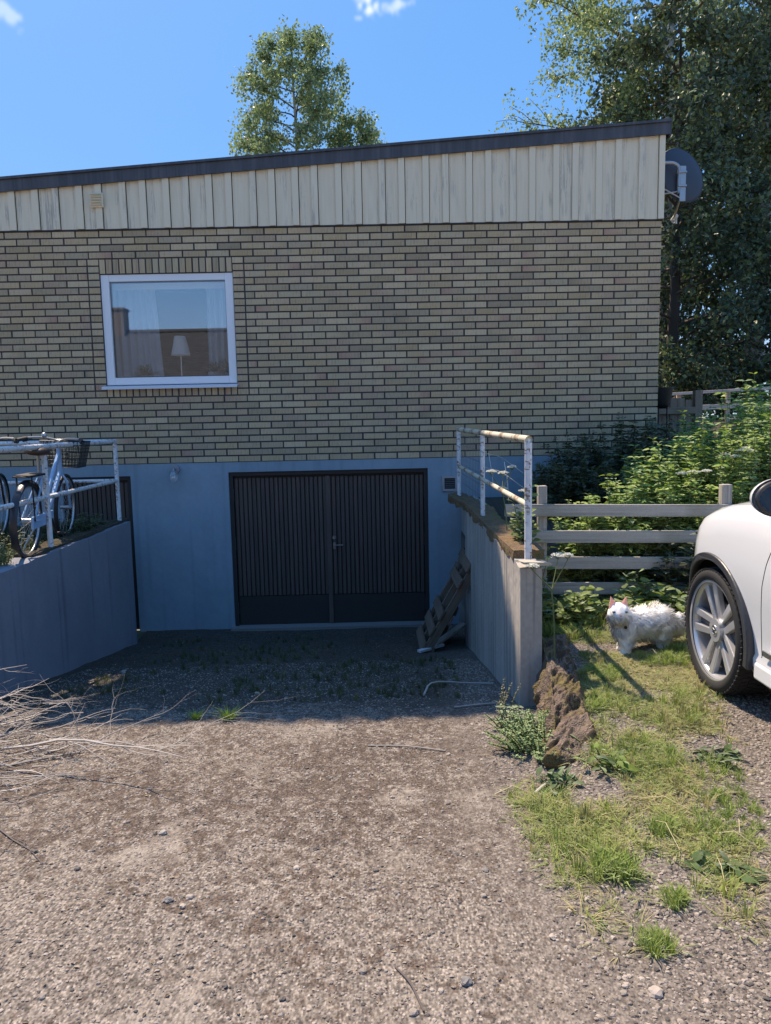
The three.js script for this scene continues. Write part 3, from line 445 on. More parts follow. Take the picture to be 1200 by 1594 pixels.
// ------------------------------------------------------------------ things on the house
{ // satellite dish seen from behind
  const t = thing('satellite_dish', 'dark grey satellite dish seen from behind at the roof corner', 'satellite dish', [3.62, 4.30, 8.95]);
  const dk = mat([.045, .052, .066], .6), zn = mat([.36, .38, .40], .4, { metalness: .7 }), N = 40, M = 10, pos = [], idx = [];
  for (const s of [0, 1]) for (let j = 0; j <= M; j++) for (let i = 0; i <= N; i++) { const r = j / M, a = i / N * Math.PI * 2, e = s ? .96 : 1; pos.push(Math.cos(a) * r * .295 * e, Math.sin(a) * r * .335 * e, (r * r - 1) * -.055 + (s ? -.014 : 0)); }
  const S = (M + 1) * (N + 1); for (const s of [0, 1]) for (let j = 0; j < M; j++) for (let i = 0; i < N; i++) { const a = s * S + j * (N + 1) + i, b = a + N + 1; s ? idx.push(a, a + 1, b, a + 1, b + 1, b) : idx.push(a, b, a + 1, a + 1, b, b + 1); }
  for (let i = 0; i < N; i++) { const a = M * (N + 1) + i, b = a + S; idx.push(a, b, a + 1, a + 1, b, b + 1); }
  const g = new THREE.BufferGeometry(); g.setAttribute('position', new THREE.Float32BufferAttribute(pos, 3)); g.setIndex(idx); g.computeVertexNormals(); g.rotateX(-.25); g.rotateY(.30);
  part('reflector', g, dk, t);
  part('rim', tube(Array.from({ length: 41 }, (_, i) => new THREE.Vector3(Math.cos(i / 20 * Math.PI) * .295, Math.sin(i / 20 * Math.PI) * .335, -.004)), .007, 6, false).rotateX(-.25).rotateY(.30), dk, t);
  part('bracket', mrg([rbx(-.075, -.005, -.33, .06, -.14, -.10).translate(0, 0, 0), rbx(-.10, .0, -.17, -.15, -.16, -.10), rbx(-.10, .0, -.02, .0, -.16, -.10)]), zn, t);
  part('mast', tube(curve([new THREE.Vector3(-.36, .09, .13), new THREE.Vector3(-.15, .09, .13), new THREE.Vector3(-.09, .05, .13), new THREE.Vector3(-.085, -.1, .13), new THREE.Vector3(-.085, -.24, .13)], 16), .021, 10), zn, t);
  part('wall_strut', mrg([bar(new THREE.Vector3(-.36, -.13, .13), new THREE.Vector3(-.05, -.30, .13), .010), bar(new THREE.Vector3(-.36, -.26, .13), new THREE.Vector3(-.09, -.22, .13), .010)]), zn, t);
  part('feed_arm', bar(new THREE.Vector3(-.06, -.32, .10), new THREE.Vector3(.04, -.40, -.30), .012), mat([.50, .44, .30], .6), t);
  part('receiver', mrg([new THREE.CylinderGeometry(.028, .034, .09, 14).rotateX(1.2).translate(.05, -.40, -.30), new THREE.TorusGeometry(.02, .005, 6, 14).translate(.02, -.45, -.26), new THREE.CylinderGeometry(.012, .012, .05, 10).translate(.055, -.45, -.27)]), mat([.62, .62, .60], .5), t);
}
{ // outdoor lamp
  const t = thing('wall_lamp', 'small round glass lamp on the blue basement wall', 'lamp', [-2.31, 1.0, HD]);
  const grey = mat([.30, .33, .36], .45, { metalness: .5 });
  part('wall_plate', new THREE.CylinderGeometry(.052, .055, .028, 24).rotateX(Math.PI / 2).translate(0, .035, .008), grey, t);
  part('arm', tube(curve([new THREE.Vector3(0, .035, .02), new THREE.Vector3(0, .045, .07), new THREE.Vector3(0, .01, .09)], 8), .013, 8), grey, t);
  part('cap', new THREE.CylinderGeometry(.03, .042, .035, 20).translate(0, -.005, .09), grey, t);
  part('glass_globe', new THREE.LatheGeometry([[.038, -.02], [.046, -.045], [.044, -.075], [.03, -.10], [.0, -.108]].map(p => new THREE.Vector2(...p)), 20).translate(0, 0, .09), new THREE.MeshPhysicalMaterial({ color: 0xffffff, roughness: .08, transmission: .85, thickness: 0, side: THREE.DoubleSide }), t);
  part('bulb', new THREE.SphereGeometry(.02, 12, 10).translate(0, -.055, .09), mat([.75, .72, .66], .4), t);
}
{ // inside the window
  const cl = new THREE.MeshPhysicalMaterial({ color: new THREE.Color(.58, .66, .74), roughness: .95, transmission: .4, thickness: 0, side: THREE.DoubleSide });
  const drape = (x0, x1, y0, y1, folds, label, lean) => { const N = 80, M = 6, pos = [], idx = []; for (let j = 0; j <= M; j++) for (let i = 0; i <= N; i++) { const u = i / N, v = j / M; pos.push(mix(x0, x1, u) + lean * (1 - v) * u, mix(y0, y1, v), -(HD + .30 + Math.sin(u * folds * 6.283 + Math.sin(u * 9)) * .022)); } for (let j = 0; j < M; j++) for (let i = 0; i < N; i++) { const a = j * (N + 1) + i; idx.push(a, a + 1, a + N + 1, a + 1, a + N + 2, a + N + 1); } const g = new THREE.BufferGeometry(); g.setAttribute('position', new THREE.Float32BufferAttribute(pos, 3)); g.setIndex(idx); g.computeVertexNormals(); solo('curtain', g, cl, label, 'curtain', 'white curtains in the window'); };
  drape(-3.05, -2.52, 2.02, 3.14, 7, 'wide white sheer curtain at the left of the window', .06); drape(-1.93, -1.54, 2.02, 3.14, 6, 'narrow white sheer curtain at the right of the window', -.02);
  solo('curtain_pelmet', rbx(-3.1, -1.5, 3.085, 3.17, HD + .24, HD + .265, .004), mat([.78, .78, .78], .7), 'white pelmet strip across the top of the window inside', 'pelmet');
  const L = thing('table_lamp', 'white cone-shaded table lamp standing on the inner window sill', 'lamp', [-2.235, WIN.y0 + .013, HD + .22]);
  part('lamp_shade', new THREE.CylinderGeometry(.062, .108, .215, 28, 1, true).translate(0, .435, 0), new THREE.MeshPhysicalMaterial({ color: new THREE.Color(.85, .84, .80), roughness: .95, transmission: .35, thickness: 0, side: THREE.DoubleSide }), L);
  part('stem', new THREE.CylinderGeometry(.008, .008, .36, 10).translate(0, .19, 0), mat([.6, .58, .54], .3, { metalness: .8 }), L); part('base', new THREE.CylinderGeometry(.06, .065, .014, 24).translate(0, .008, 0), mat([.6, .58, .54], .3, { metalness: .8 }), L);
  const pot = (x, r, h, n, len, col, pc, label) => { const t = thing('potted_plant', label, 'houseplant', [x, WIN.y0 + .013, HD + .24], 'houseplants on the window sill'); part('pot', new THREE.LatheGeometry([[0, 0], [r * .75, 0], [r, h], [r * .93, h], [r * .9, h * .85], [0, h * .85]].map(p => new THREE.Vector2(...p)), 20), mat(pc, .7), t); const s = new Soup(), rr = rng(Math.round(x * -1000)); for (let i = 0; i < n; i++) { const a = rr() * 6.28, e = .35 + rr() * 1.0, f = new THREE.Vector3(Math.cos(a) * Math.cos(e), Math.sin(e), Math.sin(a) * Math.cos(e)), pts = []; for (let k = 0; k < 5; k++) pts.push(new THREE.Vector3(0, h, 0).addScaledVector(f, len * k / 4).add(new THREE.Vector3(0, -len * .45 * (k / 4) ** 2, 0))); const sd = new THREE.Vector3(-Math.sin(a), 0, Math.cos(a)); for (let k = 0; k < 4; k++) { const w0 = .016 * (1 - k / 4.2), w1 = .016 * (1 - (k + 1) / 4.2); const A = pts[k].clone().addScaledVector(sd, w0), B = pts[k].clone().addScaledVector(sd, -w0), C = pts[k + 1].clone().addScaledVector(sd, w1), Dd = pts[k + 1].clone().addScaledVector(sd, -w1); s.tri(A, B, C, col); s.tri(B, Dd, C, col); } } part('leaves', s.geo(), leafMat(.5, .3), t); };
  pot(-2.66, .10, .10, 46, .27, [.10, .15, .05], [.34, .25, .15], 'spiky green houseplant in a wide brown pot on the window sill');
  pot(-1.86, .075, .13, 34, .26, [.07, .11, .05], [.42, .46, .50], 'green houseplant in a pale pot on the window sill'); pot(-1.68, .07, .12, 40, .34, [.06, .10, .045], [.20, .18, .17], 'tall leafy houseplant at the right end of the window sill');
}

// ------------------------------------------------------------------ debris on the ramp
{
  const old = new THREE.MeshStandardMaterial({ roughness: .95, map: greyWood.map, color: new THREE.Color(.42, .33, .27) });
  const pallet = (label, x, d, lean, w) => { const t = thing('wooden_pallet', label, 'pallet', [x, groundY(.7, d) + .02, d], 'broken pallets leaning on the right wall'); const g = new THREE.Group(); const rr = rng(Math.round(d * 100));
    // built flat: length 1.0 along y (leaning), width w along z, then leaned towards +x
    const put = (n, geo, m = old) => { geo.rotateZ(-lean); part(n, geo, m, t); };
    for (const z of [-w / 2, 0, w / 2]) put('stringer', uvBox(rbx(-.02, .06, 0, 1.02, -z - .02, -z + .02).translate(0, 0, 0), .9, rr(), rr(), true));
    for (let i = 0; i < 6; i++) if (i !== 3) put('deck_board', uvBox(rbx(-.042, -.022, .03 + i * .175, .13 + i * .175, -w / 2 - .03 - rr() * .04, w / 2 + .03), .9, rr(), rr()));
    for (const i of [0, 2, 5]) put('deck_board', uvBox(rbx(.062, .08, .03 + i * .175, .12 + i * .175, -w / 2 - .03, w / 2 + .03), .9, rr(), rr())); };
  pallet('broken grey wooden pallet leaning steeply on the right ramp wall', .39, 7.15, .53, .62);
  pallet('second broken pallet leaning low behind the steep one', .54, 7.55, .40, .5);
  const paint = mat([.55, .56, .55], .8);
  const plank = (label, a, b, w, m) => { const A = P(a[0], groundY(a[0], a[1]) + a[2], a[1]), B = P(b[0], groundY(b[0], b[1]) + b[2], b[1]), L = A.distanceTo(B), g = uvBox(rbx(-w / 2, w / 2, -.012, .012, 0, L, .003), .9, a[0], a[1], true); const o = solo('loose_board', g, m, label, 'board', 'loose boards below the pallets'); o.position.copy(A); o.lookAt(B); o.rotateY(Math.PI); };
  plank('narrow whitish board end lying on the ramp below the pallet', [.36, 6.75, .02], [.60, 6.95, .05], .05, paint);
  plank('long grey board lying from the ramp up to the right wall', [.45, 6.85, .02], [.84, 7.25, .22], .07, greyWood);
  plank('brown board leaning behind the pallets against the right wall', [.58, 7.75, .02], [.845, 7.5, .62], .09, old);
}

// ------------------------------------------------------------------ the white car (front wheel, wing and mirror in view)
{
  const WD = 4.04, CY = -.05, CX = 1.86 + .9; // front wheel distance, ground height, centre line
  const t = thing('parked_car', 'white sport utility car with silver five-spoke wheels parked on the gravel', 'car', [CX, CY, WD]);
  const paint = new THREE.MeshPhysicalMaterial({ color: new THREE.Color(.80, .81, .82), roughness: .35, clearcoat: 1, clearcoatRoughness: .04 });
  const black = mat([.012, .012, .013], .9), trim = mat([.05, .052, .058], .4), glassM = new THREE.MeshPhysicalMaterial({ color: new THREE.Color(.02, .025, .028), roughness: .03, clearcoat: 1 });
  // local axes: x to the car's right (world x), y up, z = -s where s is forward of the front axle
  const hw = s => s > .12 ? .905 - .46 * Math.pow((s - .12) / .77, 1.75) : s < -3.0 ? .905 - .16 * Math.pow((-3 - s) / .75, 2) : .905;
  const sh = s => seg([[-3.75, .98], [-3.2, 1.06], [-.9, 1.10], [-.45, 1.115], [0, 1.065], [.25, .985], [.45, .89], [.6, .78], [.75, .63], [.89, .48]], s);
  const st = []; for (let s = .89; s > -3.76; s -= s > .2 ? .05 : .12) st.push(s);
  const prof = s => { const w = hw(s), h = sh(s), lo = s > .6 ? mix(.24, .30, (s - .6) / .3) : .24; const y = f => lo + (h - lo) * f;
    return [[0, lo], [w * .80, lo], [w * .955, lo + .015], [w * .975, lo + .06], [w * .978, lo + .10], [w * .965, lo + .125], [w * .972, y(.25)], [w * .988, y(.42)], [w, y(.56)], [w * .999, y(.68)], [w * .992, y(.80)], [w * .978, y(.90)], [w * .952, y(.962)], [w * .905, y(1)], [w * .80, h + .018], [w * .55, h + .04], [w * .28, h + .065], [0, h + .07]]; };
  const K = prof(0).length, ring = 2 * K - 2, pos = [], idx = [];
  for (const s of st) { const p = prof(s); for (let i = 0; i < K; i++) pos.push(-p[i][0], p[i][1], -s); for (let i = K - 2; i > 0; i--) pos.push(p[i][0], p[i][1], -s); }
  for (let j = 0; j < st.length - 1; j++) for (let i = 0; i < ring; i++) { const a = j * ring + i, b = j * ring + (i + 1) % ring; idx.push(a, a + ring, b, b, a + ring, b + ring); }
  for (const [j, f] of [[0, 0], [st.length - 1, 1]]) { const c = pos.length / 3; pos.push(0, .5, -st[j] + (f ? .03 : -.03)); for (let i = 0; i < ring; i++) { const a = j * ring + i, b = j * ring + (i + 1) % ring; f ? idx.push(c, b, a) : idx.push(c, a, b); } }
  let body = new THREE.BufferGeometry(); body.setAttribute('position', new THREE.Float32BufferAttribute(pos, 3)); body.setIndex(idx); body.computeVertexNormals();
  { // outward check
    const n = body.attributes.normal; let k = 0; for (let i = 0; i < n.count; i++) k += n.getX(i) * body.attributes.position.getX(i); if (k < 0) { const ix = body.index.array; for (let i = 0; i < ix.length; i += 3) { const q = ix[i]; ix[i] = ix[i + 1]; ix[i + 1] = q; } body.computeVertexNormals(); } }
  body.setAttribute('uv', new THREE.BufferAttribute(new Float32Array(body.attributes.position.count * 2), 2));
  const ev = new Evaluator(); ev.useGroups = true; ev.attributes = ['position', 'normal', 'uv'];
  let br = new Brush(body, paint); br.updateMatrixWorld();
  const cut = (g) => { const b = new Brush(g, black); b.updateMatrixWorld(); br = ev.evaluate(br, b, SUBTRACTION); };
  for (const s of [0, -2.62]) for (const q of [-1, 1]) { const c = new THREE.CylinderGeometry(.428, .428, .55, 48); c.rotateZ(Math.PI / 2); c.translate(q * .72, .345, -s); cut(c); }
  const seamCut = pts => { const v = pts.map(p => new THREE.Vector2(-p[0], p[1])), L = [], Rr = []; for (let i = 0; i < v.length; i++) { const a = v[Math.max(i - 1, 0)], b = v[Math.min(i + 1, v.length - 1)], n = new THREE.Vector2(-(b.y - a.y), b.x - a.x).normalize().multiplyScalar(.0035); L.push(v[i].clone().add(n)); Rr.unshift(v[i].clone().sub(n)); } const g = new THREE.ExtrudeGeometry(new THREE.Shape([...L, ...Rr]), { depth: .08, bevelEnabled: false }); g.rotateY(-Math.PI / 2); g.translate(-.845, 0, 0); return g; };
  // shape x is z; after the turn it lies along z
  cut(seamCut(curve([[-.74, 1.04], [-.655, .97], [-.59, .87], [-.55, .74], [-.525, .58], [-.515, .42], [-.515, .36]].map(p => new THREE.Vector3(p[0], p[1], 0)), 30).map(p => [p.x, p.y])));
  for (const q of [-1, 1]) { const ss = [.62, .45, .28, .1, -.1, -.3, -.48]; for (let i = 0; i < ss.length - 1; i++) { const a = new THREE.Vector3(q * hw(ss[i]) * .885, sh(ss[i]) + .004, -ss[i]), b = new THREE.Vector3(q * hw(ss[i + 1]) * .885, sh(ss[i + 1]) + .004, -ss[i + 1]), g = new THREE.BoxGeometry(.006, .05, a.distanceTo(b) + .004), m = new THREE.Matrix4().lookAt(a, b, new THREE.Vector3(0, 1, 0)); g.applyMatrix4(m); g.translate((a.x + b.x) / 2, (a.y + b.y) / 2, (a.z + b.z) / 2); cut(g); } }
  const bodyMesh = part('body', br.geometry, br.material, t);
  // front door is the skin behind the seam; cabin
  const cab = new THREE.BufferGeometry(), cp = [], ci = [], cs = [[-.50, 1.08, .80, 1.10, .74], [-1.35, 1.07, .86, 1.60, .62], [-2.2, 1.07, .87, 1.66, .62], [-3.2, 1.07, .84, 1.58, .58], [-3.7, 1.05, .78, 1.10, .70]];
  for (const [s, y0, w0, y1, w1] of cs) cp.push(-w0, y0, -s, -w1, y1, -s, w1, y1, -s, w0, y0, -s);
  for (let j = 0; j < cs.length - 1; j++) for (let i = 0; i < 3; i++) { const a = j * 4 + i; ci.push(a, a + 1, a + 4, a + 1, a + 5, a + 4); }
  cab.setAttribute('position', new THREE.Float32BufferAttribute(cp, 3)); cab.setIndex(ci); cab.computeVertexNormals(); part('windows', cab.toNonIndexed(), glassM, t);
  part('roof', (() => { const g = new RoundedBoxGeometry(1.2, .06, 1.9, 2, .03); g.translate(0, 1.665, 2.25); return g; })(), paint, t);
  for (const q of [-1, 1]) part('pillar', bar(new THREE.Vector3(q * .80, 1.08, .55), new THREE.Vector3(q * .62, 1.62, 1.35), .035), paint, t);
  // wheel-arch cladding
  for (const s of [0, -2.62]) for (const q of [-1, 1]) { const o = [], inn = []; for (let i = 0; i <= 40; i++) { const a = rad(-12 + 200 * i / 40); o.push(new THREE.Vector2(Math.cos(a) * .445, .345 + Math.sin(a) * .445)); inn.unshift(new THREE.Vector2(Math.cos(a) * .416, .345 + Math.sin(a) * .416)); }
    const g = new THREE.ExtrudeGeometry(new THREE.Shape([...o, ...inn]), { depth: .02, bevelEnabled: true, bevelSize: .007, bevelThickness: .012, bevelSegments: 3, curveSegments: 4 }); g.rotateY(Math.PI / 2); g.translate(q > 0 ? .885 : -.905, 0, -s);
    const p = g.attributes.position; for (let i = 0; i < p.count; i++) { const ss = -p.getZ(i); p.setX(i, p.getX(i) + (q > 0 ? 1 : -1) * (Math.min(hw(ss), .905) - .905) * .8); } g.computeVertexNormals();
    part('arch_trim', g, trim, t); }
  // side strip on the sill, chrome line
  for (const q of [-1, 1]) { part('sill_trim', rbx(-.006, .006, .385, .415, -2.1, -.56, .004).translate(q * .893, 0, 0), mat([.55, .56, .57], .25, { metalness: .9 }), t); part('rocker_panel', rbx(-.02, .02, .24, .33, -2.16, -.47, .016).translate(q * .875, 0, 0), paint, t); }
  // lamps
  for (const q of [-1, 1]) part('headlight', (() => { const g = new THREE.SphereGeometry(.12, 20, 12); g.scale(1.25, .55, .9); g.translate(q * .50, .70, -.66); return g; })(), new THREE.MeshPhysicalMaterial({ color: new THREE.Color(.5, .52, .55), roughness: .05, clearcoat: 1 }), t);
  // mirrors
  for (const q of [-1, 1]) { const m = new THREE.Group(); m.name = 'mirror'; t.add(m); const X = q * 1.0, Y = 1.195, Z = .86;
    part('mirror_cap', (() => { const g = new THREE.SphereGeometry(1, 32, 20, 0, Math.PI * 2, 0, Math.PI / 2); g.rotateX(-Math.PI / 2); g.scale(.132, .088, .10); g.translate(X, Y, Z); return g; })(), paint, m);
    part('mirror_rim', (() => { const p = []; for (let i = 0; i <= 40; i++) { const a = i / 20 * Math.PI; p.push(new THREE.Vector3(X + Math.cos(a) * .112, Y + Math.sin(a) * .072, Z + .010)); } return tube(p, .010, 8, false); })(), trim, m);
    part('mirror_glass', (() => { const g = new THREE.CircleGeometry(1, 36); g.scale(.106, .067, 1); g.translate(X, Y, Z + .004); return g; })(), mat([.22, .26, .29], .05, { metalness: 1, side: THREE.DoubleSide }), m);
    part('mirror_foot', bar(new THREE.Vector3(q * .84, 1.09, Z - .03), new THREE.Vector3(X, Y - .05, Z - .03), .03), trim, m); }
  // wheels
  const rubber = mat([.022, .022, .023], .75), alloy = mat([.58, .58, .59], .3, { metalness: .55 }), alloyDark = mat([.12, .12, .125], .4, { metalness: .6 });
  const Rt = .352, Rr = .276, TW = .215;
  const tyreG = new THREE.LatheGeometry([[Rr - .004, -TW * .40], [Rr + .012, -TW * .46], [Rr + .03, -TW * .5], [Rt - .028, -TW * .49], [Rt - .010, -TW * .445], [Rt - .002, -TW * .38], [Rt - .002, TW * .38], [Rt - .010, TW * .445], [Rt - .028, TW * .49], [Rr + .03, TW * .5], [Rr + .012, TW * .46], [Rr - .004, TW * .40]].map(p => new THREE.Vector2(...p)), 72);
  const tread = []; for (let i = 0; i < 64; i++) for (const [y, w, sk] of [[-.082, .036, .2], [-.04, .034, .35], [0, .034, 0], [.04, .034, -.35], [.082, .036, -.2]]) { const g = new THREE.BoxGeometry(.008, w, .026); g.rotateX(sk); g.translate(Rt + (Math.abs(y) > .06 ? -.004 : .001), y, 0); g.rotateY(i / 64 * Math.PI * 2 + Math.abs(y) * 1.3); tread.push(g); }
  const treadG = mrg(tread);
  const barrel = new THREE.LatheGeometry([[Rr - .004, -TW * .42], [Rr + .008, -TW * .45], [Rr + .006, -TW * .40], [Rr - .012, -TW * .38], [Rr - .022, -TW * .30], [Rr - .03, TW * .2], [Rr - .01, TW * .42]].map(p => new THREE.Vector2(...p)), 72);
  const wheel = (x, s, q) => {
    const w = new THREE.Group(); w.name = 'wheel'; t.add(w); w.position.set(x, Rt + .003, -s); w.rotation.z = q * Math.PI / 2 * -1; w.rotation.order = 'ZYX'; // lathe axis (y) along x; outer side is -y
    part('tyre', tyreG, rubber, w); part('tread', treadG, rubber, w); part('rim', barrel, alloy, w);
    part('brake_disc', new THREE.CylinderGeometry(.16, .16, .02, 36).translate(0, -.02, 0), alloyDark, w); part('wheel_back', new THREE.CylinderGeometry(.235, .235, .02, 36).translate(0, .05, 0), black, w);
    for (let k = 0; k < 5; k++) { const g = [];
      for (const e of [-1, 1]) { const P3 = [], a0 = .030 * e, a1 = .052 * e; const shp = new THREE.Shape([[.045, a0 - .013], [.045, a0 + .013], [Rr - .012, a1 + .02], [Rr - .012, a1 - .02]].map(p => new THREE.Vector2(...p))); const q2 = new THREE.ExtrudeGeometry(shp, { depth: .022, bevelEnabled: true, bevelSize: .004, bevelThickness: .006, bevelSegments: 2 }); q2.rotateX(Math.PI / 2); const pp = q2.attributes.position; for (let i = 0; i < pp.count; i++) pp.setY(i, pp.getY(i) - .052 + .03 * (1 - (pp.getX(i) / Rr)) * 1.0); g.push(q2); }
      const mid = new THREE.BoxGeometry(Rr - .07, .012, .07); mid.translate((Rr) / 2 + .02, -.036, 0);
      const m = mrg(g.map(a => { const b = flat(a); b.computeVertexNormals(); return b; })); const o = part('spoke', m, alloy, w); o.rotation.y = k * Math.PI * 2 / 5 + .33; const o2 = part('spoke_web', mid, alloyDark, w); o2.rotation.y = o.rotation.y; }
    part('hub', new THREE.CylinderGeometry(.058, .066, .05, 32).translate(0, -.052, 0), alloy, w);
    // emblem: ring with a V above a W
    const e = [new THREE.TorusGeometry(.028, .003, 8, 32).rotateX(Math.PI / 2).translate(0, -.079, 0)], ln = (x0, y0, x1, y1) => { const L = Math.hypot(x1 - x0, y1 - y0), g = new THREE.BoxGeometry(L, .004, .005); g.rotateY(-Math.atan2(y1 - y0, x1 - x0)); g.translate((x0 + x1) / 2, -.079, (y0 + y1) / 2); e.push(g); };
    ln(-.011, -.024, 0, -.003); ln(.011, -.024, 0, -.003); ln(-.024, -.010, -.011, .022); ln(-.011, .022, 0, .002); ln(0, .002, .011, .022); ln(.011, .022, .024, -.010);
    part('emblem', mrg(e), mat([.75, .75, .76], .2, { metalness: .9 }), w); part('emblem_disc', new THREE.CylinderGeometry(.028, .028, .002, 28).translate(0, -.078, 0), alloyDark, w);
  };
  for (const s of [0, -2.62]) { wheel(-.90 + TW / 2 - .004, s, 1); wheel(.90 - TW / 2 + .004, s, -1); }
}

// ------------------------------------------------------------------ the cat
{
  const t = thing('white_cat', 'fluffy white long-haired cat standing in the grass beside the car wheel', 'cat', [1.665, 0, 4.80]);
  const gy = groundY(1.7, 4.8); t.position.y = gy - .008;
  const U = new THREE.Vector3(.93, 0, -.368), Wv = new THREE.Vector3(.368, 0, .93); // along the back, towards the viewer
  const L = (u, y, w) => new THREE.Vector3().addScaledVector(U, u > 0 ? u * .70 : u).addScaledVector(Wv, w).add(new THREE.Vector3(0, y, 0));
  const caps = []; const cap = (a, b, ra, rb) => caps.push([a, b, ra, rb]);
  cap(L(-.02, .185, 0), L(.17, .178, 0), .088, .092); cap(L(.17, .178, 0), L(.35, .185, 0), .092, .092); cap(L(.30, .20, 0), L(.37, .16, 0), .08, .075);
  cap(L(-.05, .20, 0), L(-.06, .14, .0), .070, .050); cap(L(-.04, .225, 0), L(-.085, .275, .01), .062, .055);
  const hd = L(-.105, .300, .015); cap(hd, hd.clone().add(L(.018, .0, 0)), .048, .044);
  const face = U.clone().multiplyScalar(-.45).addScaledVector(Wv, .89).normalize(), fside = new THREE.Vector3(0, 1, 0).cross(face).normalize();
  cap(hd.clone().addScaledVector(face, .035).add(new THREE.Vector3(0, -.02, 0)), hd.clone().addScaledVector(face, .05).add(new THREE.Vector3(0, -.024, 0)), .024, .017); for (const e of [-1, 1]) cap(hd.clone().addScaledVector(face, .043).addScaledVector(fside, e * .011).add(new THREE.Vector3(0, -.024, 0)), hd.clone().addScaledVector(face, .044).addScaledVector(fside, e * .013).add(new THREE.Vector3(0, -.026, 0)), .014, .013);
  for (const e of [-1, 1]) cap(hd.clone().addScaledVector(fside, e * .030).add(new THREE.Vector3(0, -.022, 0)), hd.clone().addScaledVector(fside, e * .044).add(new THREE.Vector3(0, -.034, 0)), .028, .018);
  for (const [w, du] of [[.042, -.035], [-.045, .01]]) { cap(L(-.01 + du, .15, w), L(-.02 + du, .075, w), .042, .029); cap(L(-.02 + du, .075, w), L(-.022 + du, .022, w), .028, .022); cap(L(-.024 + du, .018, w), L(-.05 + du, .014, w), .022, .018); }
  for (const [w, du] of [[.045, .0], [-.045, .03]]) { cap(L(.34 + du, .15, w), L(.31 + du, .095, w), .06, .042); cap(L(.31 + du, .095, w), L(.37 + du, .06, w), .036, .026); cap(L(.37 + du, .06, w), L(.355 + du, .018, w), .025, .02); cap(L(.355 + du, .016, w), L(.325 + du, .013, w), .02, .017); }
  cap(L(.40, .205, 0), L(.46, .155, 0), .045, .052); cap(L(.46, .155, 0), L(.54, .135, 0), .055, .058); cap(L(.54, .135, 0), L(.60, .185, 0), .058, .03);
  const sdf = (() => { const ab = new THREE.Vector3(), pa = new THREE.Vector3(); return p => { let s = 0, k = 26; for (const [a, b, ra, rb] of caps) { ab.subVectors(b, a); pa.subVectors(p, a); const h = clamp(pa.dot(ab) / Math.max(ab.lengthSq(), 1e-9)); const d = pa.addScaledVector(ab, -h).length() - mix(ra, rb, h); s += Math.exp(-d * k * 2.6); } return -Math.log(s) / (k * 2.6); }; })();
  const N = 84, c0 = new THREE.Vector3().addScaledVector(U, .17).add(new THREE.Vector3(0, .19, 0)), half = .37;
  const mc = new MarchingCubes(N, mat([1, 1, 1]), false, false, 120000); mc.isolation = 0; const v = new THREE.Vector3(), hs = N / 2;
  for (let z = 0; z < N; z++) for (let y = 0; y < N; y++) for (let x = 0; x < N; x++) { v.set((x - hs) / hs * half, (y - hs) / hs * half, (z - hs) / hs * half).add(c0); let d = sdf(v); d += (fbm(v.x * 42 + v.z * 20, v.y * 42 + v.z * 25, 2) - .5) * .012; mc.field[x + y * N + z * N * N] = -d; }
  mc.update();
  const cnt = mc.count, g = new THREE.BufferGeometry(), pa = new Float32Array(mc.positionArray.slice(0, cnt * 3)), na = new Float32Array(mc.normalArray.slice(0, cnt * 3));
  for (let i = 0; i < cnt; i++) { pa[i * 3] = pa[i * 3] * half + c0.x; pa[i * 3 + 1] = pa[i * 3 + 1] * half + c0.y; pa[i * 3 + 2] = pa[i * 3 + 2] * half + c0.z; }
  g.setAttribute('position', new THREE.BufferAttribute(pa, 3)); g.setAttribute('normal', new THREE.BufferAttribute(na, 3));
  const furM = new THREE.MeshPhysicalMaterial({ color: new THREE.Color(.92, .91, .89), roughness: .9, sheen: .4, sheenRoughness: .6 });
  { let s = 0; for (let i = 0; i < cnt; i += 37) { v.set(pa[i * 3], pa[i * 3 + 1], pa[i * 3 + 2]); const q = v.clone().addScaledVector(new THREE.Vector3(na[i * 3], na[i * 3 + 1], na[i * 3 + 2]), .004); s += sdf(q) - sdf(v); } if (s < 0) for (let i = 0; i < cnt * 3; i++) na[i] *= -1; }
  part('body', g, furM, t);
  // long fur: thin curved blades leaning back and down
  const fn = [], s = new Soup(), r = rng(77), white = [.96, .955, .94];
  for (let i = 0; i < 15000; i++) { const k = Math.floor(r() * cnt), p = new THREE.Vector3(pa[k * 3], pa[k * 3 + 1], pa[k * 3 + 2]), n = new THREE.Vector3(na[k * 3], na[k * 3 + 1], na[k * 3 + 2]).normalize(); const dh = p.distanceTo(hd); let len = .02 + r() * .026; if (dh < .075) { if (n.dot(face) > .55) continue; len *= .4; } if (p.y < .07) len *= .35; if (dh > .075 && dh < .16 && n.dot(face) > -.3) len *= 1.15;
    const flow = U.clone().multiplyScalar(.8).add(new THREE.Vector3(0, -.55, 0)).addScaledVector(rdir(r), .35); if (dh < .16) flow.set(0, -1, 0).addScaledVector(rdir(r), .4); const f = n.clone().multiplyScalar(.22).add(flow.normalize()).normalize(), sd = f.clone().cross(n); if (sd.lengthSq() < 1e-4) continue; sd.normalize(); const kk = .93 + r() * .1; s.leaf(p.addScaledVector(n, -.003), f, sd, n, len, .0042, white.map(c => c * kk), .25); for (let q = 0; q < 6; q++) fn.push(n.x, n.y, n.z); }
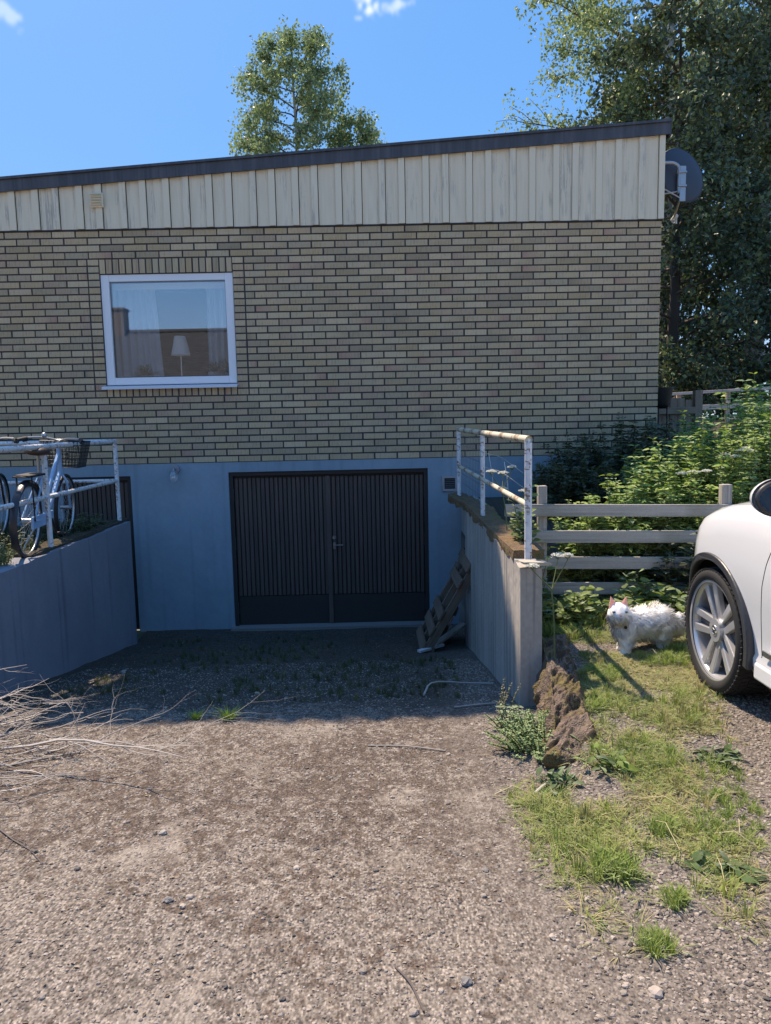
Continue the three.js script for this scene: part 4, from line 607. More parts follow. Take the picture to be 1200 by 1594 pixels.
  for (let i = 0; i < 2600; i++) { const k = Math.floor(r() * cnt), p = new THREE.Vector3(pa[k * 3], pa[k * 3 + 1], pa[k * 3 + 2]), n = new THREE.Vector3(na[k * 3], na[k * 3 + 1], na[k * 3 + 2]).normalize(); if (p.distanceTo(hd) < .07 || p.y < .075) continue; const f = n.clone().multiplyScalar(.7).add(U.clone().multiplyScalar(.5)).add(new THREE.Vector3(0, -.35, 0)).addScaledVector(rdir(r), .35).normalize(), sd = f.clone().cross(n); if (sd.lengthSq() < 1e-4) continue; s.leaf(p, f, sd.normalize(), n, .03 + r() * .03, .0028, white, .2); for (let q = 0; q < 6; q++) fn.push(n.x, n.y, n.z); }
  // a few raised tufts on the back
  for (const [u, h] of [[.24, .075], [.29, .07], [.20, .05]]) for (let i = 0; i < 24; i++) s.leaf(L(u + (r() - .5) * .02, .262, (r() - .5) * .02), new THREE.Vector3(.25, 1, 0).addScaledVector(rdir(r), .12).normalize(), Wv.clone(), U.clone(), h * (.7 + .4 * r()), .005, white, -.3);
  while (fn.length < s.p.length) fn.push(U.x * .3, .9, .3); const fg = s.geo(); fg.setAttribute('normal', new THREE.Float32BufferAttribute(fn, 3)); part('fur', fg, new THREE.MeshPhysicalMaterial({ vertexColors: true, roughness: 1, sheen: .5, side: THREE.DoubleSide }), t);
  // ears, eyes, nose, mouth, tag
  for (const e of [-1, 1]) { const b = hd.clone().addScaledVector(fside, e * .038).add(new THREE.Vector3(0, .036, 0)).addScaledVector(face, .004), tip = b.clone().addScaledVector(fside, e * .014).add(new THREE.Vector3(0, .062, 0)), i0 = b.clone().addScaledVector(fside, -e * .030).add(new THREE.Vector3(0, .008, 0)), o0 = b.clone().addScaledVector(fside, e * .024).add(new THREE.Vector3(0, -.026, 0)), bk = b.clone().addScaledVector(face, -.02);
    const es = new Soup(), pink = [.90, .64, .58], wh = [.86, .80, .76]; const cup = b.clone().addScaledVector(face, -.012).add(new THREE.Vector3(0, .012, 0)); es.tri(i0, cup, tip, pink); es.tri(cup, o0, tip, pink); es.tri(i0, o0, cup, pink); part('ear', es.geo(), new THREE.MeshPhysicalMaterial({ vertexColors: true, roughness: .8, transmission: .45, thickness: 0, side: THREE.DoubleSide }), t); const e2 = new Soup(); const o3 = face.clone().multiplyScalar(-.003); e2.tri(i0.clone().add(o3), bk, tip.clone().add(o3), pink); e2.tri(bk, o0.clone().add(o3), tip.clone().add(o3), pink); part('ear_back', e2.geo(), new THREE.MeshPhysicalMaterial({ vertexColors: true, roughness: .8, transmission: .5, thickness: 0, side: THREE.DoubleSide }), t); }
  const surf = (base, dir) => { const p = base.clone(); for (let i = 0; i < 60; i++) { const d = sdf(p); if (d > -.0005) break; p.addScaledVector(dir, .0025); } return p; };
  for (const e of [-1, 1]) { const dir = face.clone().addScaledVector(fside, e * .30).normalize(), p = surf(hd.clone().addScaledVector(fside, e * .022).add(new THREE.Vector3(0, .004, 0)), dir); const eg = new THREE.SphereGeometry(.0105, 14, 10); eg.scale(1.25, .62, .8); const o = part('eye', eg, mat([.05, .10, .16], .1), t); o.position.copy(p); o.lookAt(p.clone().add(dir)); o.quaternion.setFromUnitVectors(new THREE.Vector3(0, 0, 1), dir); }
  const np = surf(hd.clone().addScaledVector(face, .03).add(new THREE.Vector3(0, -.014, 0)), face); const ng = new THREE.SphereGeometry(.0075, 12, 8); ng.scale(1.2, .75, .6); part('nose', ng, mat([.62, .33, .30], .5), t).position.copy(np);
  part('mouth', tube(curve([-1, 0, 1].map(e => surf(hd.clone().addScaledVector(fside, e * .012).addScaledVector(face, .03).add(new THREE.Vector3(0, -.034 + (e ? -.003 : 0), 0)), face)), 8), .0018, 5), mat([.35, .16, .15], .7), t);
  const cp2 = surf(L(-.07, .205, .02), face); part('collar_tag', new THREE.CylinderGeometry(.011, .011, .004, 16).rotateX(Math.PI / 2), mat([.012, .012, .014], .3), t).position.copy(cp2.addScaledVector(face, .022));
}

// ------------------------------------------------------------------ bicycles on the terrace
function bicycle(label, pos, turn, lean, frameC, basket) {
  const t = thing('bicycle', label, 'bicycle', pos, 'bicycles parked on the terrace'); t.rotation.order = 'YXZ'; t.scale.setScalar(.96); t.rotation.y = turn; t.rotation.z = lean;
  const V = (x, y, z) => new THREE.Vector3(x, y, z); // z forward is negative
  const fm = new THREE.MeshPhysicalMaterial({ color: new THREE.Color(...frameC), roughness: .35, clearcoat: .6 }), blk = mat([.016, .016, .018], .6), st = mat([.5, .51, .52], .3, { metalness: .8 }), r = .325;
  const whl = (z) => { const w = new THREE.Group(); w.name = 'wheel'; w.position.set(0, r, z); t.add(w); part('tyre', new THREE.TorusGeometry(r - .018, .019, 10, 56).rotateY(Math.PI / 2), blk, w); part('rim', new THREE.TorusGeometry(r - .042, .010, 8, 56).rotateY(Math.PI / 2), st, w); part('hub', new THREE.CylinderGeometry(.02, .02, .09, 14).rotateZ(Math.PI / 2), st, w); const l = []; for (let i = 0; i < 28; i++) { const a = i / 28 * 6.283, e = i % 2 ? .03 : -.03; l.push(bar(V(e, Math.sin(a + .3) * .018, Math.cos(a + .3) * .018), V(0, Math.sin(a) * (r - .045), Math.cos(a) * (r - .045)), .0013, 4)); } part('spokes', mrg(l), st, w); };
  whl(0); whl(-1.06);
  const bb = V(0, .29, -.46), head = V(0, .86, -.86), head0 = V(0, .68, -.90), seat = V(0, .70, -.30), ax = V(0, r, 0);
  part('frame', mrg([bar(bb, seat, .017), bar(bb, head0, .021), bar(V(0, .43, -.42), head, .019), bar(head0.clone().add(V(0, -.03, -.01)), head.clone().add(V(0, .05, .01)), .021), ...[-1, 1].flatMap(e => [bar(V(e * .02, .29, -.44), V(e * .055, r, 0), .010), bar(V(e * .018, .66, -.31), V(e * .055, r, 0), .009)])]), fm, t);
  part('fork', mrg([-1, 1].map(e => tube(curve([V(e * .012, .66, -.905), V(e * .045, .60, -.92), V(e * .05, .45, -.99), V(e * .05, r, -1.06)], 10), .011, 8))), fm, t);
  part('rear_mudguard', (() => { const g = []; const N = 26, pos = [], idx = []; for (let i = 0; i <= N; i++) { const a = rad(-35 + 190 * i / N) ; for (const e of [-1, -.4, .4, 1]) pos.push(e * .03, r + Math.sin(a) * (r + .022 - Math.abs(e) * .010), Math.cos(a) * (r + .022 - Math.abs(e) * .010)); } for (let i = 0; i < N; i++) for (let k = 0; k < 3; k++) { const a = i * 4 + k; idx.push(a, a + 1, a + 4, a + 1, a + 5, a + 4); } const m = new THREE.BufferGeometry(); m.setAttribute('position', new THREE.Float32BufferAttribute(pos, 3)); m.setIndex(idx); m.computeVertexNormals(); return m; })(), mat([.03, .03, .035], .3, { side: THREE.DoubleSide }), t);
  part('rack', mrg([...[-.06, 0, .06].map(x => bar(V(x, .70, -.26), V(x, .70, .16), .006)), bar(V(-.06, .70, .16), V(.06, .70, .16), .006), bar(V(-.06, .70, -.26), V(.06, .70, -.26), .006), ...[-1, 1].map(e => bar(V(e * .06, .70, .08), V(e * .058, r, 0), .006)), rbx(-.07, .07, .705, .712, -.10, .24, .002)]), blk, t);
  part('seat_post', bar(seat, V(0, .86, -.27), .0125), st, t);
  part('saddle', (() => { const g = new THREE.SphereGeometry(1, 28, 16); const p = g.attributes.position; for (let i = 0; i < p.count; i++) { const z = p.getZ(i), w = z > 0 ? .105 : mix(.105, .022, Math.min(1, -z * 1.05)); p.setXYZ(i, p.getX(i) * w, p.getY(i) * .036 + (p.getY(i) > 0 ? .012 * Math.abs(p.getX(i)) : 0), z * .135); } g.computeVertexNormals(); g.translate(0, .895, -.27); return g; })(), mat([.075, .045, .032], .5), t);
  part('handlebar', tube(curve([V(-.28, .98, -.62), V(-.22, 1.0, -.74), V(-.10, 1.0, -.85), V(0, .98, -.87), V(.10, 1.0, -.85), V(.22, 1.0, -.74), V(.28, .98, -.62)], 30), .0115, 8), st, t);
  for (const e of [-1, 1]) { part('grip', bar(V(e * .285, .977, -.60), V(e * .235, .995, -.71), .018), blk, t); part('brake_lever', bar(V(e * .21, .985, -.76), V(e * .25, .965, -.66), .007), blk, t); }
  part('stem', bar(head, V(0, .985, -.865), .014), st, t); part('bell', new THREE.SphereGeometry(.025, 14, 10).translate(-.12, 1.025, -.83), st, t);
  part('crank', bar(V(.05, .29, -.46), V(.075, .15, -.52), .010), blk, t);
  part('crank', bar(V(-.05, .29, -.46), V(-.075, .43, -.40), .010), blk, t); part('pedal', rbx(.07, .16, .14, .16, .49, .55), blk, t); part('pedal', rbx(-.16, -.07, .42, .44, .37, .43), blk, t);
  part('chain_guard', rbx(.03, .05, .25, .36, -.02, .52, .008), fm, t);
  part('kickstand', tube([V(-.04, .28, -.40), V(-.16, .01, -.33)], .009, 8), st, t);
  if (basket) { const l = [], x0 = .19, x1 = .15, y0 = .72, y1 = .97, za = -.92, zb = -1.24; const w = (a, b, rr = .0028) => l.push(bar(a, b, rr, 4)); const c = (k, y) => { const f = (y - y0) / (y1 - y0), x = mix(x1, x0, f), z = mix(.02, 0, f); return [[-x, y, za - z], [x, y, za - z], [x, y, zb + z], [-x, y, zb + z]][k]; };
    for (let j = 0; j <= 7; j++) { const y = mix(y0, y1, j / 7); for (let k = 0; k < 4; k++) w(V(...c(k, y)), V(...c((k + 1) % 4, y)), j === 7 ? .006 : .0026); }
    for (let k = 0; k < 4; k++) for (let i = 0; i < 11; i++) { const f = i / 11; const a0 = V(...c(k, y0)).lerp(V(...c((k + 1) % 4, y0)), f), a1 = V(...c(k, y1)).lerp(V(...c((k + 1) % 4, y1)), f); w(a0, a1); }
    for (let i = 0; i <= 10; i++) w(V(mix(-x1, x1, i / 10), y0, za), V(mix(-x1, x1, i / 10), y0, zb)); part('basket', mrg(l), blk, t); }
  return t;
}
bicycle('pale blue step-through bicycle with a black wire basket on the left terrace', [-2.83, .475, 5.92], .118, -.06, [.30, .46, .66], true);
bicycle('dark bicycle partly out of view at the left, beyond the pale blue one', [-3.42, .49, 6.05], .2, -.06, [.02, .02, .025], false);

// ------------------------------------------------------------------ the neighbour's house across the road (mirrored in the window)
{
  const t = thing('neighbour_house', 'low brown house with tiled roof and chimney across the road, mirrored in the window', 'house', [-6, 0, -12]);
  const wall = mat([.34, .25, .18], .9), tile = new THREE.MeshStandardMaterial({ roughness: .85, map: tex(256, 256, (u, v) => mix3([.020, .024, .030], [.044, .052, .062], pn(u, v, 20, 20, 201) * .5 + pn(u, v, 90, 90, 202) * .5)) });
  const X0 = -11, X1 = 9.5, zE = -4.3, zR = 0, yE = 2.55, yR = 5.15; // local z: the eave faces the camera side (-z)
  part('wall', mrg([bx(X0 + .4, X1 - .4, 0, 2.6, -3.9, 3.9)]), wall, t);
  const l = [], rows = 26, cols = 60; // courses of tiles, each a shallow step with a rounded profile
  for (let j = 0; j < rows; j++) { const a = j / rows, b = (j + 1.12) / rows; for (const sgn of [1, -1]) { const N = cols * 4, pos = [], idx = []; for (let i = 0; i <= N; i++) { const x = mix(X0, X1, i / N), w = .03 * Math.abs(Math.sin(i / 4 * Math.PI)); for (const [f, e] of [[a, .045], [b, 0], [a, 0]]) pos.push(x, mix(yE, yR, Math.min(f, 1)) + w + e, mix(zE, zR, Math.min(f, 1)) * sgn); } for (let i = 0; i < N; i++) { const q = i * 3; idx.push(q, q + 1, q + 4, q, q + 4, q + 3, q, q + 3, q + 5, q, q + 5, q + 2); } const g = new THREE.BufferGeometry(); g.setAttribute('position', new THREE.Float32BufferAttribute(pos, 3)); g.setIndex(idx); g.computeVertexNormals(); l.push(g); } }
  const roof = part('roof_tiles', mrg(l.map(g => { const f = flat(g); const p = f.attributes.position, uv = f.attributes.uv; for (let i = 0; i < p.count; i++) uv.setXY(i, p.getX(i) * .4, p.getZ(i) * .4); return f; })), tile, t, 'stuff');
  part('ridge', tube([new THREE.Vector3(X0, yR + .03, 0), new THREE.Vector3(X1, yR + .03, 0)], .11, 8), tile, t);
  const ch = new THREE.Group(); ch.name = 'chimney'; t.add(ch); part('stack', bx(-3.88, -3.48, 4.6, 6.0, -.3, .3), mat([.11, .10, .095], .9), ch); part('cap', bx(-3.92, -3.44, 6.0, 6.08, -.35, .35), mat([.10, .10, .105], .8), ch);
  for (const x of [-8, -4, 0, 4, 7]) { const w = part('window', bx(x - .6, x + .6, 1.0, 2.1, 3.9, 3.93), mat([.75, .75, .74], .5), t); part('glass', bx(x - .52, x + .52, 1.08, 2.02, 3.931, 3.94), mat([.03, .035, .04], .05), w); }
}

// ------------------------------------------------------------------ trees
const birchBark = mat([.42, .40, .37], .9), darkBark = mat([.075, .06, .045], .95), twigMat = mat([.10, .075, .055], .9);
function tree(name, label, group, [X, Y, D], o) {
  const t = thing(name, label, 'tree', [X, Y, D], group), r = rng(o.seed), s = new Soup(), wood = [], V = THREE.Vector3;
  const h = o.h, top = new V(o.lean || 0, h, 0), tp = []; for (let i = 0; i <= 9; i++) { const f = i / 9; tp.push(new V(top.x * f + (r() - .5) * .12 * h * .08, h * f, (r() - .5) * .08 * h * .08)); }
  part('trunk', tube(tp, tp.map((_, i) => o.tr * (1 - i / 9 * .93)), 9), o.bark || darkBark, t);
  const L = new THREE.Color();
  const leafAt = (p, size) => { const q = r(), col = mix3(o.c0, o.c1, q * q); const f = rdir(r); f.y -= o.droop; f.normalize(); const [sd, n] = frame(f, r); const z = size * (.7 + .6 * r()); s.leaf(p, f, sd, n, z, z * .72, col, .1); };
  for (let k = 0; k < o.limbs; k++) {
    const f = mix(o.from, .97, Math.pow((k + r()) / o.limbs, o.pack || .9)), az = k * 2.4 + r() * 1.2, len = o.R(f) * (.72 + .45 * r()), base = new V(top.x * f, h * f, 0), rise = o.rise * (1 - .35 * f);
    const dir = new V(Math.cos(az), rise + (r() - .5) * .3, Math.sin(az)).normalize(), pts = []; for (let i = 0; i <= 6; i++) { const u = i / 6; pts.push(base.clone().addScaledVector(dir, len * u).add(new V((r() - .5) * .12, -o.arch * len * u * u, (r() - .5) * .12))); }
    wood.push(tube(pts, pts.map((_, i) => Math.max(.012, o.tr * .30 * (1 - f * .6) * (1 - i / 6.6))), 5, false));
    for (let m = 0; m < o.twigs; m++) {
      const u = .18 + .82 * Math.sqrt(r()), i0 = Math.min(5, Math.floor(u * 6)), p0 = pts[i0].clone().lerp(pts[i0 + 1], u * 6 - i0), td = rdir(r).multiplyScalar(.8).addScaledVector(dir, .7); td.y = td.y * .6 + .2; td.normalize();
      const tl = o.twig * (.5 + .9 * r()), hang = o.hang * (.4 + r() * 1.2), n = o.leaves; const end = p0.clone().addScaledVector(td, tl);
      if (m % 3 === 0) wood.push(tube([p0, p0.clone().lerp(end, .5).add(new V(0, .05, 0)), end], [.010, .007, .004], 3, false));
      for (let q = 0; q < n; q++) { const e = q / n; let p; if (e < .5) p = p0.clone().lerp(end, e * 2); else p = end.clone().add(new V(Math.sin(e * 9 + m) * .05, -(e - .5) * 2 * hang, Math.cos(e * 7 + m) * .05)); p.addScaledVector(rdir(r), o.spread * (.3 + r())); leafAt(p, o.leaf); }
    }
  }
  const wg = mrg(wood); part('limbs', wg, o.bark2 || twigMat, t); part('crown', s.geo(), o.lm, t);
  return t;
}
const treeLeaf = leafMat(.95, .5, .35);
{ // birch behind the roof
  const R = f => f < .5 ? 2.6 : f < .8 ? 2.7 - (f - .5) * 2 : 1.9 * Math.sqrt(Math.max(0, 1.04 - f) / .24);
  tree('birch_tree', 'tall loose birch crown rising behind the middle of the roof', 'trees behind the house', [-2.55, 0, 27], { seed: 11, h: 14.8, tr: .2, from: .5, limbs: 40, R: f => 2.5 * Math.sqrt(Math.max(.05, (1.05 - f) / .5)) * (f > .88 ? .85 : 1), rise: .75, arch: .12, twigs: 20, twig: .5, hang: .8, leaves: 30, spread: .13, leaf: .105, droop: .5, c0: [.16, .23, .09], c1: [.40, .50, .20], bark: birchBark, lm: treeLeaf });
  tree('birch_tree', 'lower birch crown just right of the tall one behind the roof', 'trees behind the house', [-.35, 0, 27.5], { seed: 12, h: 12.4, tr: .15, from: .55, limbs: 26, R: f => 1.5 * Math.sqrt(Math.max(.08, (1.06 - f) / .5)), rise: .8, arch: .15, twigs: 18, twig: .45, hang: .9, leaves: 28, spread: .13, leaf: .105, droop: .5, c0: [.16, .23, .09], c1: [.40, .50, .20], bark: birchBark, lm: treeLeaf });
  tree('birch_tree', 'small birch top peeping over the roof left of the tall birch', 'trees behind the house', [-4.2, 0, 27.5], { seed: 13, h: 10.0, tr: .1, from: .7, limbs: 9, R: f => .9, rise: .8, arch: .2, twigs: 12, twig: .35, hang: .5, leaves: 24, spread: .12, leaf: .10, droop: .5, c0: [.16, .23, .09], c1: [.40, .50, .20], bark: birchBark, lm: treeLeaf });
}
{ // the wood right of the house
  const B = { rise: .55, arch: .10, twigs: 20, twig: .6, hang: .6, leaves: 24, spread: .15, leaf: .085, droop: .45, lm: treeLeaf };
  tree('birch_tree', 'light green birch spreading left above the roof corner', 'trees right of the house', [6.75, .9, 17.5], { ...B, twigs: 28, leaves: 30, spread: .12, leaf: .078, seed: 21, h: 14.5, tr: .22, from: .30, limbs: 50, R: f => 3.9 * Math.sqrt(Math.max(.05, (1.1 - f) / .75)), c0: [.17, .24, .08], c1: [.46, .54, .20], bark: birchBark });
  tree('birch_tree', 'tall birch at the right edge behind the satellite dish', 'trees right of the house', [9.7, .9, 19], { ...B, seed: 22, h: 18, tr: .26, from: .2, limbs: 50, R: f => 3.7 * Math.sqrt(Math.max(.05, (1.1 - f) / .8)), c0: [.14, .20, .08], c1: [.40, .50, .20], bark: birchBark });
  const D = { rise: .35, arch: .12, twigs: 24, twig: .55, hang: .4, leaves: 30, spread: .17, leaf: .095, droop: .3, lm: leafMat(.92, .3, .5), c0: [.045, .07, .032], c1: [.20, .27, .10] };
  tree('broadleaf_tree', 'dark leafy tree close behind the right house corner', 'trees right of the house', [5.9, .9, 14.8], { ...D, seed: 23, h: 8.2, tr: .15, from: .06, limbs: 46, R: f => 2.3 * Math.sqrt(Math.max(.1, 1.1 - f)), pack: 1.1 });
  tree('broadleaf_tree', 'dark leafy tree above the pale two-rail fence at the right edge', 'trees right of the house', [8.7, .9, 15.8], { ...D, seed: 24, h: 9.5, tr: .16, from: .05, limbs: 50, R: f => 2.8 * Math.sqrt(Math.max(.1, 1.1 - f)), pack: 1.1 });
  tree('broadleaf_tree', 'dark leafy tree deep in the wood behind the others', 'trees right of the house', [7.6, .9, 20.5], { ...D, seed: 25, h: 10, tr: .18, from: .04, limbs: 46, R: f => 3.1 * Math.sqrt(Math.max(.1, 1.1 - f)), pack: 1.1, leaf: .13 });
  tree('broadleaf_tree', 'dark leafy tree farthest right in the wood', 'trees right of the house', [12.4, .9, 20], { ...D, seed: 26, h: 12, tr: .2, from: .04, limbs: 44, R: f => 3.6 * Math.sqrt(Math.max(.1, 1.1 - f)), pack: 1.1, leaf: .13 });
}
{ // added tree out of view at left; crown shaped to shade the ramp
  const X0 = -8.4, D0 = 10.2, t = thing('added_shade_tree', 'added unseen tree left of the house, crown shaped to shade the ramp', 'tree', [X0, 0, D0]), s = new Soup(), r = rng(31), T = .75, S = 2.0, V = THREE.Vector3;
  part('trunk', tube([new V(0, 0, 0), new V(.1, 6, 0), new V(.8, 10.5, -.6), new V(1.8, 14, -1.4)], [.38, .32, .24, .08], 9), darkBark, t);
  let n = 0; while (n < 14000) { const gx = -2.5 + r() * 4.1, gd = 4.42 + r() * 2.6, y = 11.2 + r() * 4.2; if (gx > .74 + (gd - 4.5) * .55 || gx < -2.25 + (fbm(gd * 3, 2, 2) - .5) * .3) continue; if (gd < 4.46 + (fbm(gx * 2.2, y * .1, 2) - .5) * .05) continue; const k = y / S, p = new V(gx - T * k - X0, y, -(gd + k) + D0), f = rdir(r), [a, b] = frame(f, r); s.leaf(p, f, a, b, .12 + r() * .12, .13, mix3([.03, .05, .015], [.08, .10, .03], r())); n++; }
  part('crown', s.geo(), leafMat(.95, .1), t);
}

// ------------------------------------------------------------------ herbs and shrubs
const herbLeaf = leafMat(.95, .48, .1), stemMat = mat([.12, .15, .05], .8);
function herb(name, label, category, group, x, d, o, y = null) {
  const t = thing(name, label, category, [x, (y === null ? groundY(x, d) : y) - .02, d], group), r = rng(o.seed), s = new Soup(), wood = [], V = THREE.Vector3;
  for (let k = 0; k < o.stems; k++) {
    const a = r() * 6.283, rr = o.r * Math.sqrt(r()), h = o.h * (.55 + .5 * r()) * (1 - .35 * (rr / o.r) ** 2), b = new V(Math.cos(a) * rr * .55, 0, Math.sin(a) * rr * .55), e = new V(Math.cos(a) * rr * 1.05 + (r() - .5) * .1, h, Math.sin(a) * rr * 1.05), m = b.clone().lerp(e, .5).add(new V(0, h * .1, 0)), pts = curve([b, m, e], 5);
    wood.push(tube(pts, [.005, .005, .004, .004, .003, .002], 4, false));
    for (let q = 0; q < o.leaves; q++) { const u = o.low + (1 - o.low) * (q + r()) / o.leaves, i0 = Math.min(4, Math.floor(u * 5)), p = pts[i0].clone().lerp(pts[i0 + 1], u * 5 - i0), aa = q * 2.4 + r(), f = new V(Math.cos(aa), o.up + (r() - .5) * .7, Math.sin(aa)).normalize(); const [sd0] = frame(f, r), up = new V(0, 1, 0), sd = up.clone().cross(f).normalize().lerp(sd0, .35).normalize(), n = f.clone().cross(sd).normalize(); if (n.y < 0) n.negate(); const z = o.leaf * (.6 + .7 * r()) * (1 - .25 * u), tip = clamp((u - .55) * 2); const col = mix3(mix3(o.c0, o.c1, r()), o.ct || o.c1, tip * r()); p.addScaledVector(f, z * .15); s.leaf6(p, f, sd, n, z, z * o.wd, col, .28); if (o.pair) { const f2 = f.clone(); f2.x *= -1; f2.z *= -1; s.leaf6(p, f2, sd.clone().negate(), n, z, z * o.wd, col, .28); } }
  }
  part('stems', mrg(wood), stemMat, t); part('leaves', s.geo(), o.lm || herbLeaf, t); return t;
}
{
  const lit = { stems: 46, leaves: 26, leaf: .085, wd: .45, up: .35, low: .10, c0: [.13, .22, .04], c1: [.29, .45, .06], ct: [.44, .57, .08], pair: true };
  const place = [ // x, d, height, radius: a tall hedge of herbs right behind the plank fence, then the bank behind it
    [1.75, 6.35, .85, .26], [2.1, 6.3, 1.0, .30], [2.4, 6.45, 1.15, .32], [2.7, 6.4, 1.28, .34], [3.0, 6.45, 1.45, .36], [3.35, 6.5, 1.62, .36],
    [2.55, 6.75, 1.15, .34], [2.9, 6.85, 1.3, .36], [3.25, 6.9, 1.45, .38], [3.7, 6.6, 1.55, .38], [4.1, 6.7, 1.4, .40], [3.3, 7.4, 1.1, .38], [3.55, 7.0, 1.5, .36], [3.95, 7.2, 1.4, .40], [4.4, 7.1, 1.3, .42], [3.65, 8.3, .85, .36], [4.15, 7.9, 1.1, .40], [4.6, 7.9, 1.0, .42], [5.1, 8.0, 1.0, .42], [4.7, 8.8, .8, .40], [5.2, 8.9, .8, .40]];
  const spots = ['behind the left fence post', 'behind the fence gap', 'behind the fence middle', 'behind the second fence post', 'behind the car bonnet', 'behind the car mirror', 'below the house corner', 'in the middle of the bank', 'right of the bank middle', 'high on the right bank', 'at the right picture edge', 'just right of the house corner', 'standing tallest on the bank', 'below the pale fence', 'far right below the pale fence', 'left below the board gate', 'behind the tallest one', 'in front of the pale fence post', 'farthest right on the bank', 'at the foot of the pale fence', 'rightmost at the pale fence foot'];
  place.forEach(([x, d, h, rad_], i) => herb('leafy_shrub', 'bright green leafy shrub ' + spots[i], 'shrub', 'sunny shrubs on the bank', x, d, { ...lit, seed: 400 + i, h, r: rad_, leaf: .065 + .03 * ((i * 7) % 5) / 4, c0: i % 4 === 1 ? [.12, .20, .07] : lit.c0, c1: i % 3 === 2 ? [.27, .42, .12] : lit.c1 }));
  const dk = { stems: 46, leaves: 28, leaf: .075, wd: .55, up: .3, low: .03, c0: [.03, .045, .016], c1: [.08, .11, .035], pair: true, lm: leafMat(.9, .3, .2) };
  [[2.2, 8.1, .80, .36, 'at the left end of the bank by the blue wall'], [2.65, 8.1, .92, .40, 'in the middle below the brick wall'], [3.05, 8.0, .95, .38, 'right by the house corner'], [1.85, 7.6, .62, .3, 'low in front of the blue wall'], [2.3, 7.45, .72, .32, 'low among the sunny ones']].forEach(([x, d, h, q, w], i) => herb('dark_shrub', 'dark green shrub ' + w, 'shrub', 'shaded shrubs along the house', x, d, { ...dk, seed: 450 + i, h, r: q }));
  // ground-level leaves along the fence
  const low = { stems: 9, leaves: 9, leaf: .10, wd: .62, up: .45, low: .25, c0: [.10, .15, .03], c1: [.24, .33, .06], pair: false };
  [[1.12, 5.75, .50], [1.30, 5.6, .26], [1.62, 5.62, .26], [1.95, 5.68, .24], [2.25, 5.70, .28], [2.5, 5.72, .26], [1.75, 6.3, .45], [2.1, 6.25, .42], [2.45, 6.3, .55], [1.08, 5.35, .40], [2.75, 5.8, .3], [1.45, 5.45, .3], [1.85, 5.5, .25], [1.22, 5.85, .6], [2.05, 5.85, .32], [2.35, 5.5, .22], [1.5, 6.2, .55]].forEach(([x, d, h], i) => herb('broadleaf_weed', 'leafy green weed ' + ['tall beside the right wall end', 'under the fence left of its first post', 'under the lowest plank right of the first post', 'under the lowest plank left of the cat', 'under the lowest plank above the cat head', 'under the lowest plank above the cat back', 'showing between planks behind the fence, leftmost', 'showing between planks behind the fence, middle', 'showing between planks behind the fence near the car', 'low behind the mossy kerb', 'under the fence beside the car wheel arch', 'standing free in front of the fence, left', 'standing free in front of the fence, left of the cat ears', 'reaching up between the planks right of the railing', 'against the lowest plank behind the cat', 'low in the grass behind the cat', 'tall behind the fence just right of its first post'][i], 'weed', 'weeds along the plank fence', x, d, { ...low, seed: 480 + i, h, r: .17 }));
  herb('broadleaf_weed', 'yellow-green leafy weed on the right wall beside the front railing post', 'weed', null, 1.03, 5.05, { ...low, seed: 499, h: .52, r: .10, leaves: 14, leaf: .085 }, .56);
  herb('vine', 'dark leafy vine climbing over the plank fence near the car', 'vine', null, 2.52, 5.93, { ...low, seed: 500, stems: 12, leaves: 14, h: .75, r: .2, leaf: .12, c0: [.025, .04, .016], c1: [.06, .09, .03], lm: leafMat(.9, .3, .2) });
  // mint-coloured herb clump in front of the kerb
  herb('herb_clump', 'grey-green fine-leaved herb clump in front of the mossy kerb', 'weed', null, .83, 3.62, { stems: 170, leaves: 14, leaf: .024, wd: .45, up: .4, low: .1, c0: [.22, .32, .12], c1: [.40, .52, .22], pair: true, seed: 510, h: .19, r: .27 });
  herb('herb_clump', 'small grey-green herb at the bottom of the right wall corner', 'weed', null, .72, 3.98, { stems: 22, leaves: 10, leaf: .035, wd: .5, up: .4, low: .1, c0: [.24, .31, .16], c1: [.42, .50, .28], pair: true, seed: 511, h: .17, r: .10 });
  herb('herb_clump', 'dry speckled weed stalks by the lower end of the right wall', 'weed', null, .66, 4.12, { stems: 5, leaves: 16, leaf: .014, wd: .8, up: .2, low: .2, c0: [.22, .20, .15], c1: [.38, .35, .27], pair: true, seed: 512, h: .34, r: .12 });
  // rosette weeds on the strip
  const ros = { stems: 10, leaves: 4, leaf: .075, wd: .5, up: .35, low: .3, c0: [.05, .10, .025], c1: [.12, .20, .05] };
  [[1.16, 2.33, .055, 'broad plantain rosette near the bottom right on the gravel'], [1.02, 3.16, .10, 'bright green dandelion rosette in the middle of the grass strip'], [1.52, 3.2, .07, 'dark green rosette weed at the gravel edge of the strip'], [.78, 3.12, .09, 'yellow-green dandelion below the grey-green herb clump'], [.90, 3.52, .20, 'bright yellow-green dock leaves against the mossy kerb']].forEach(([x, d, h, l], i) => herb('rosette_weed', l, 'weed', 'rosette weeds on the grass strip', x, d, { ...ros, seed: 520 + i, h, r: .09, c1: i === 4 || i === 1 ? [.22, .32, .04] : ros.c1 }));
  herb('broadleaf_weed', 'sunlit weed at the left terrace edge by the bicycle wheel', 'weed', null, -2.86, 5.55, { ...low, seed: 530, h: .28, r: .08, leaf: .03, leaves: 16, c1: [.3, .32, .12] }, .48);
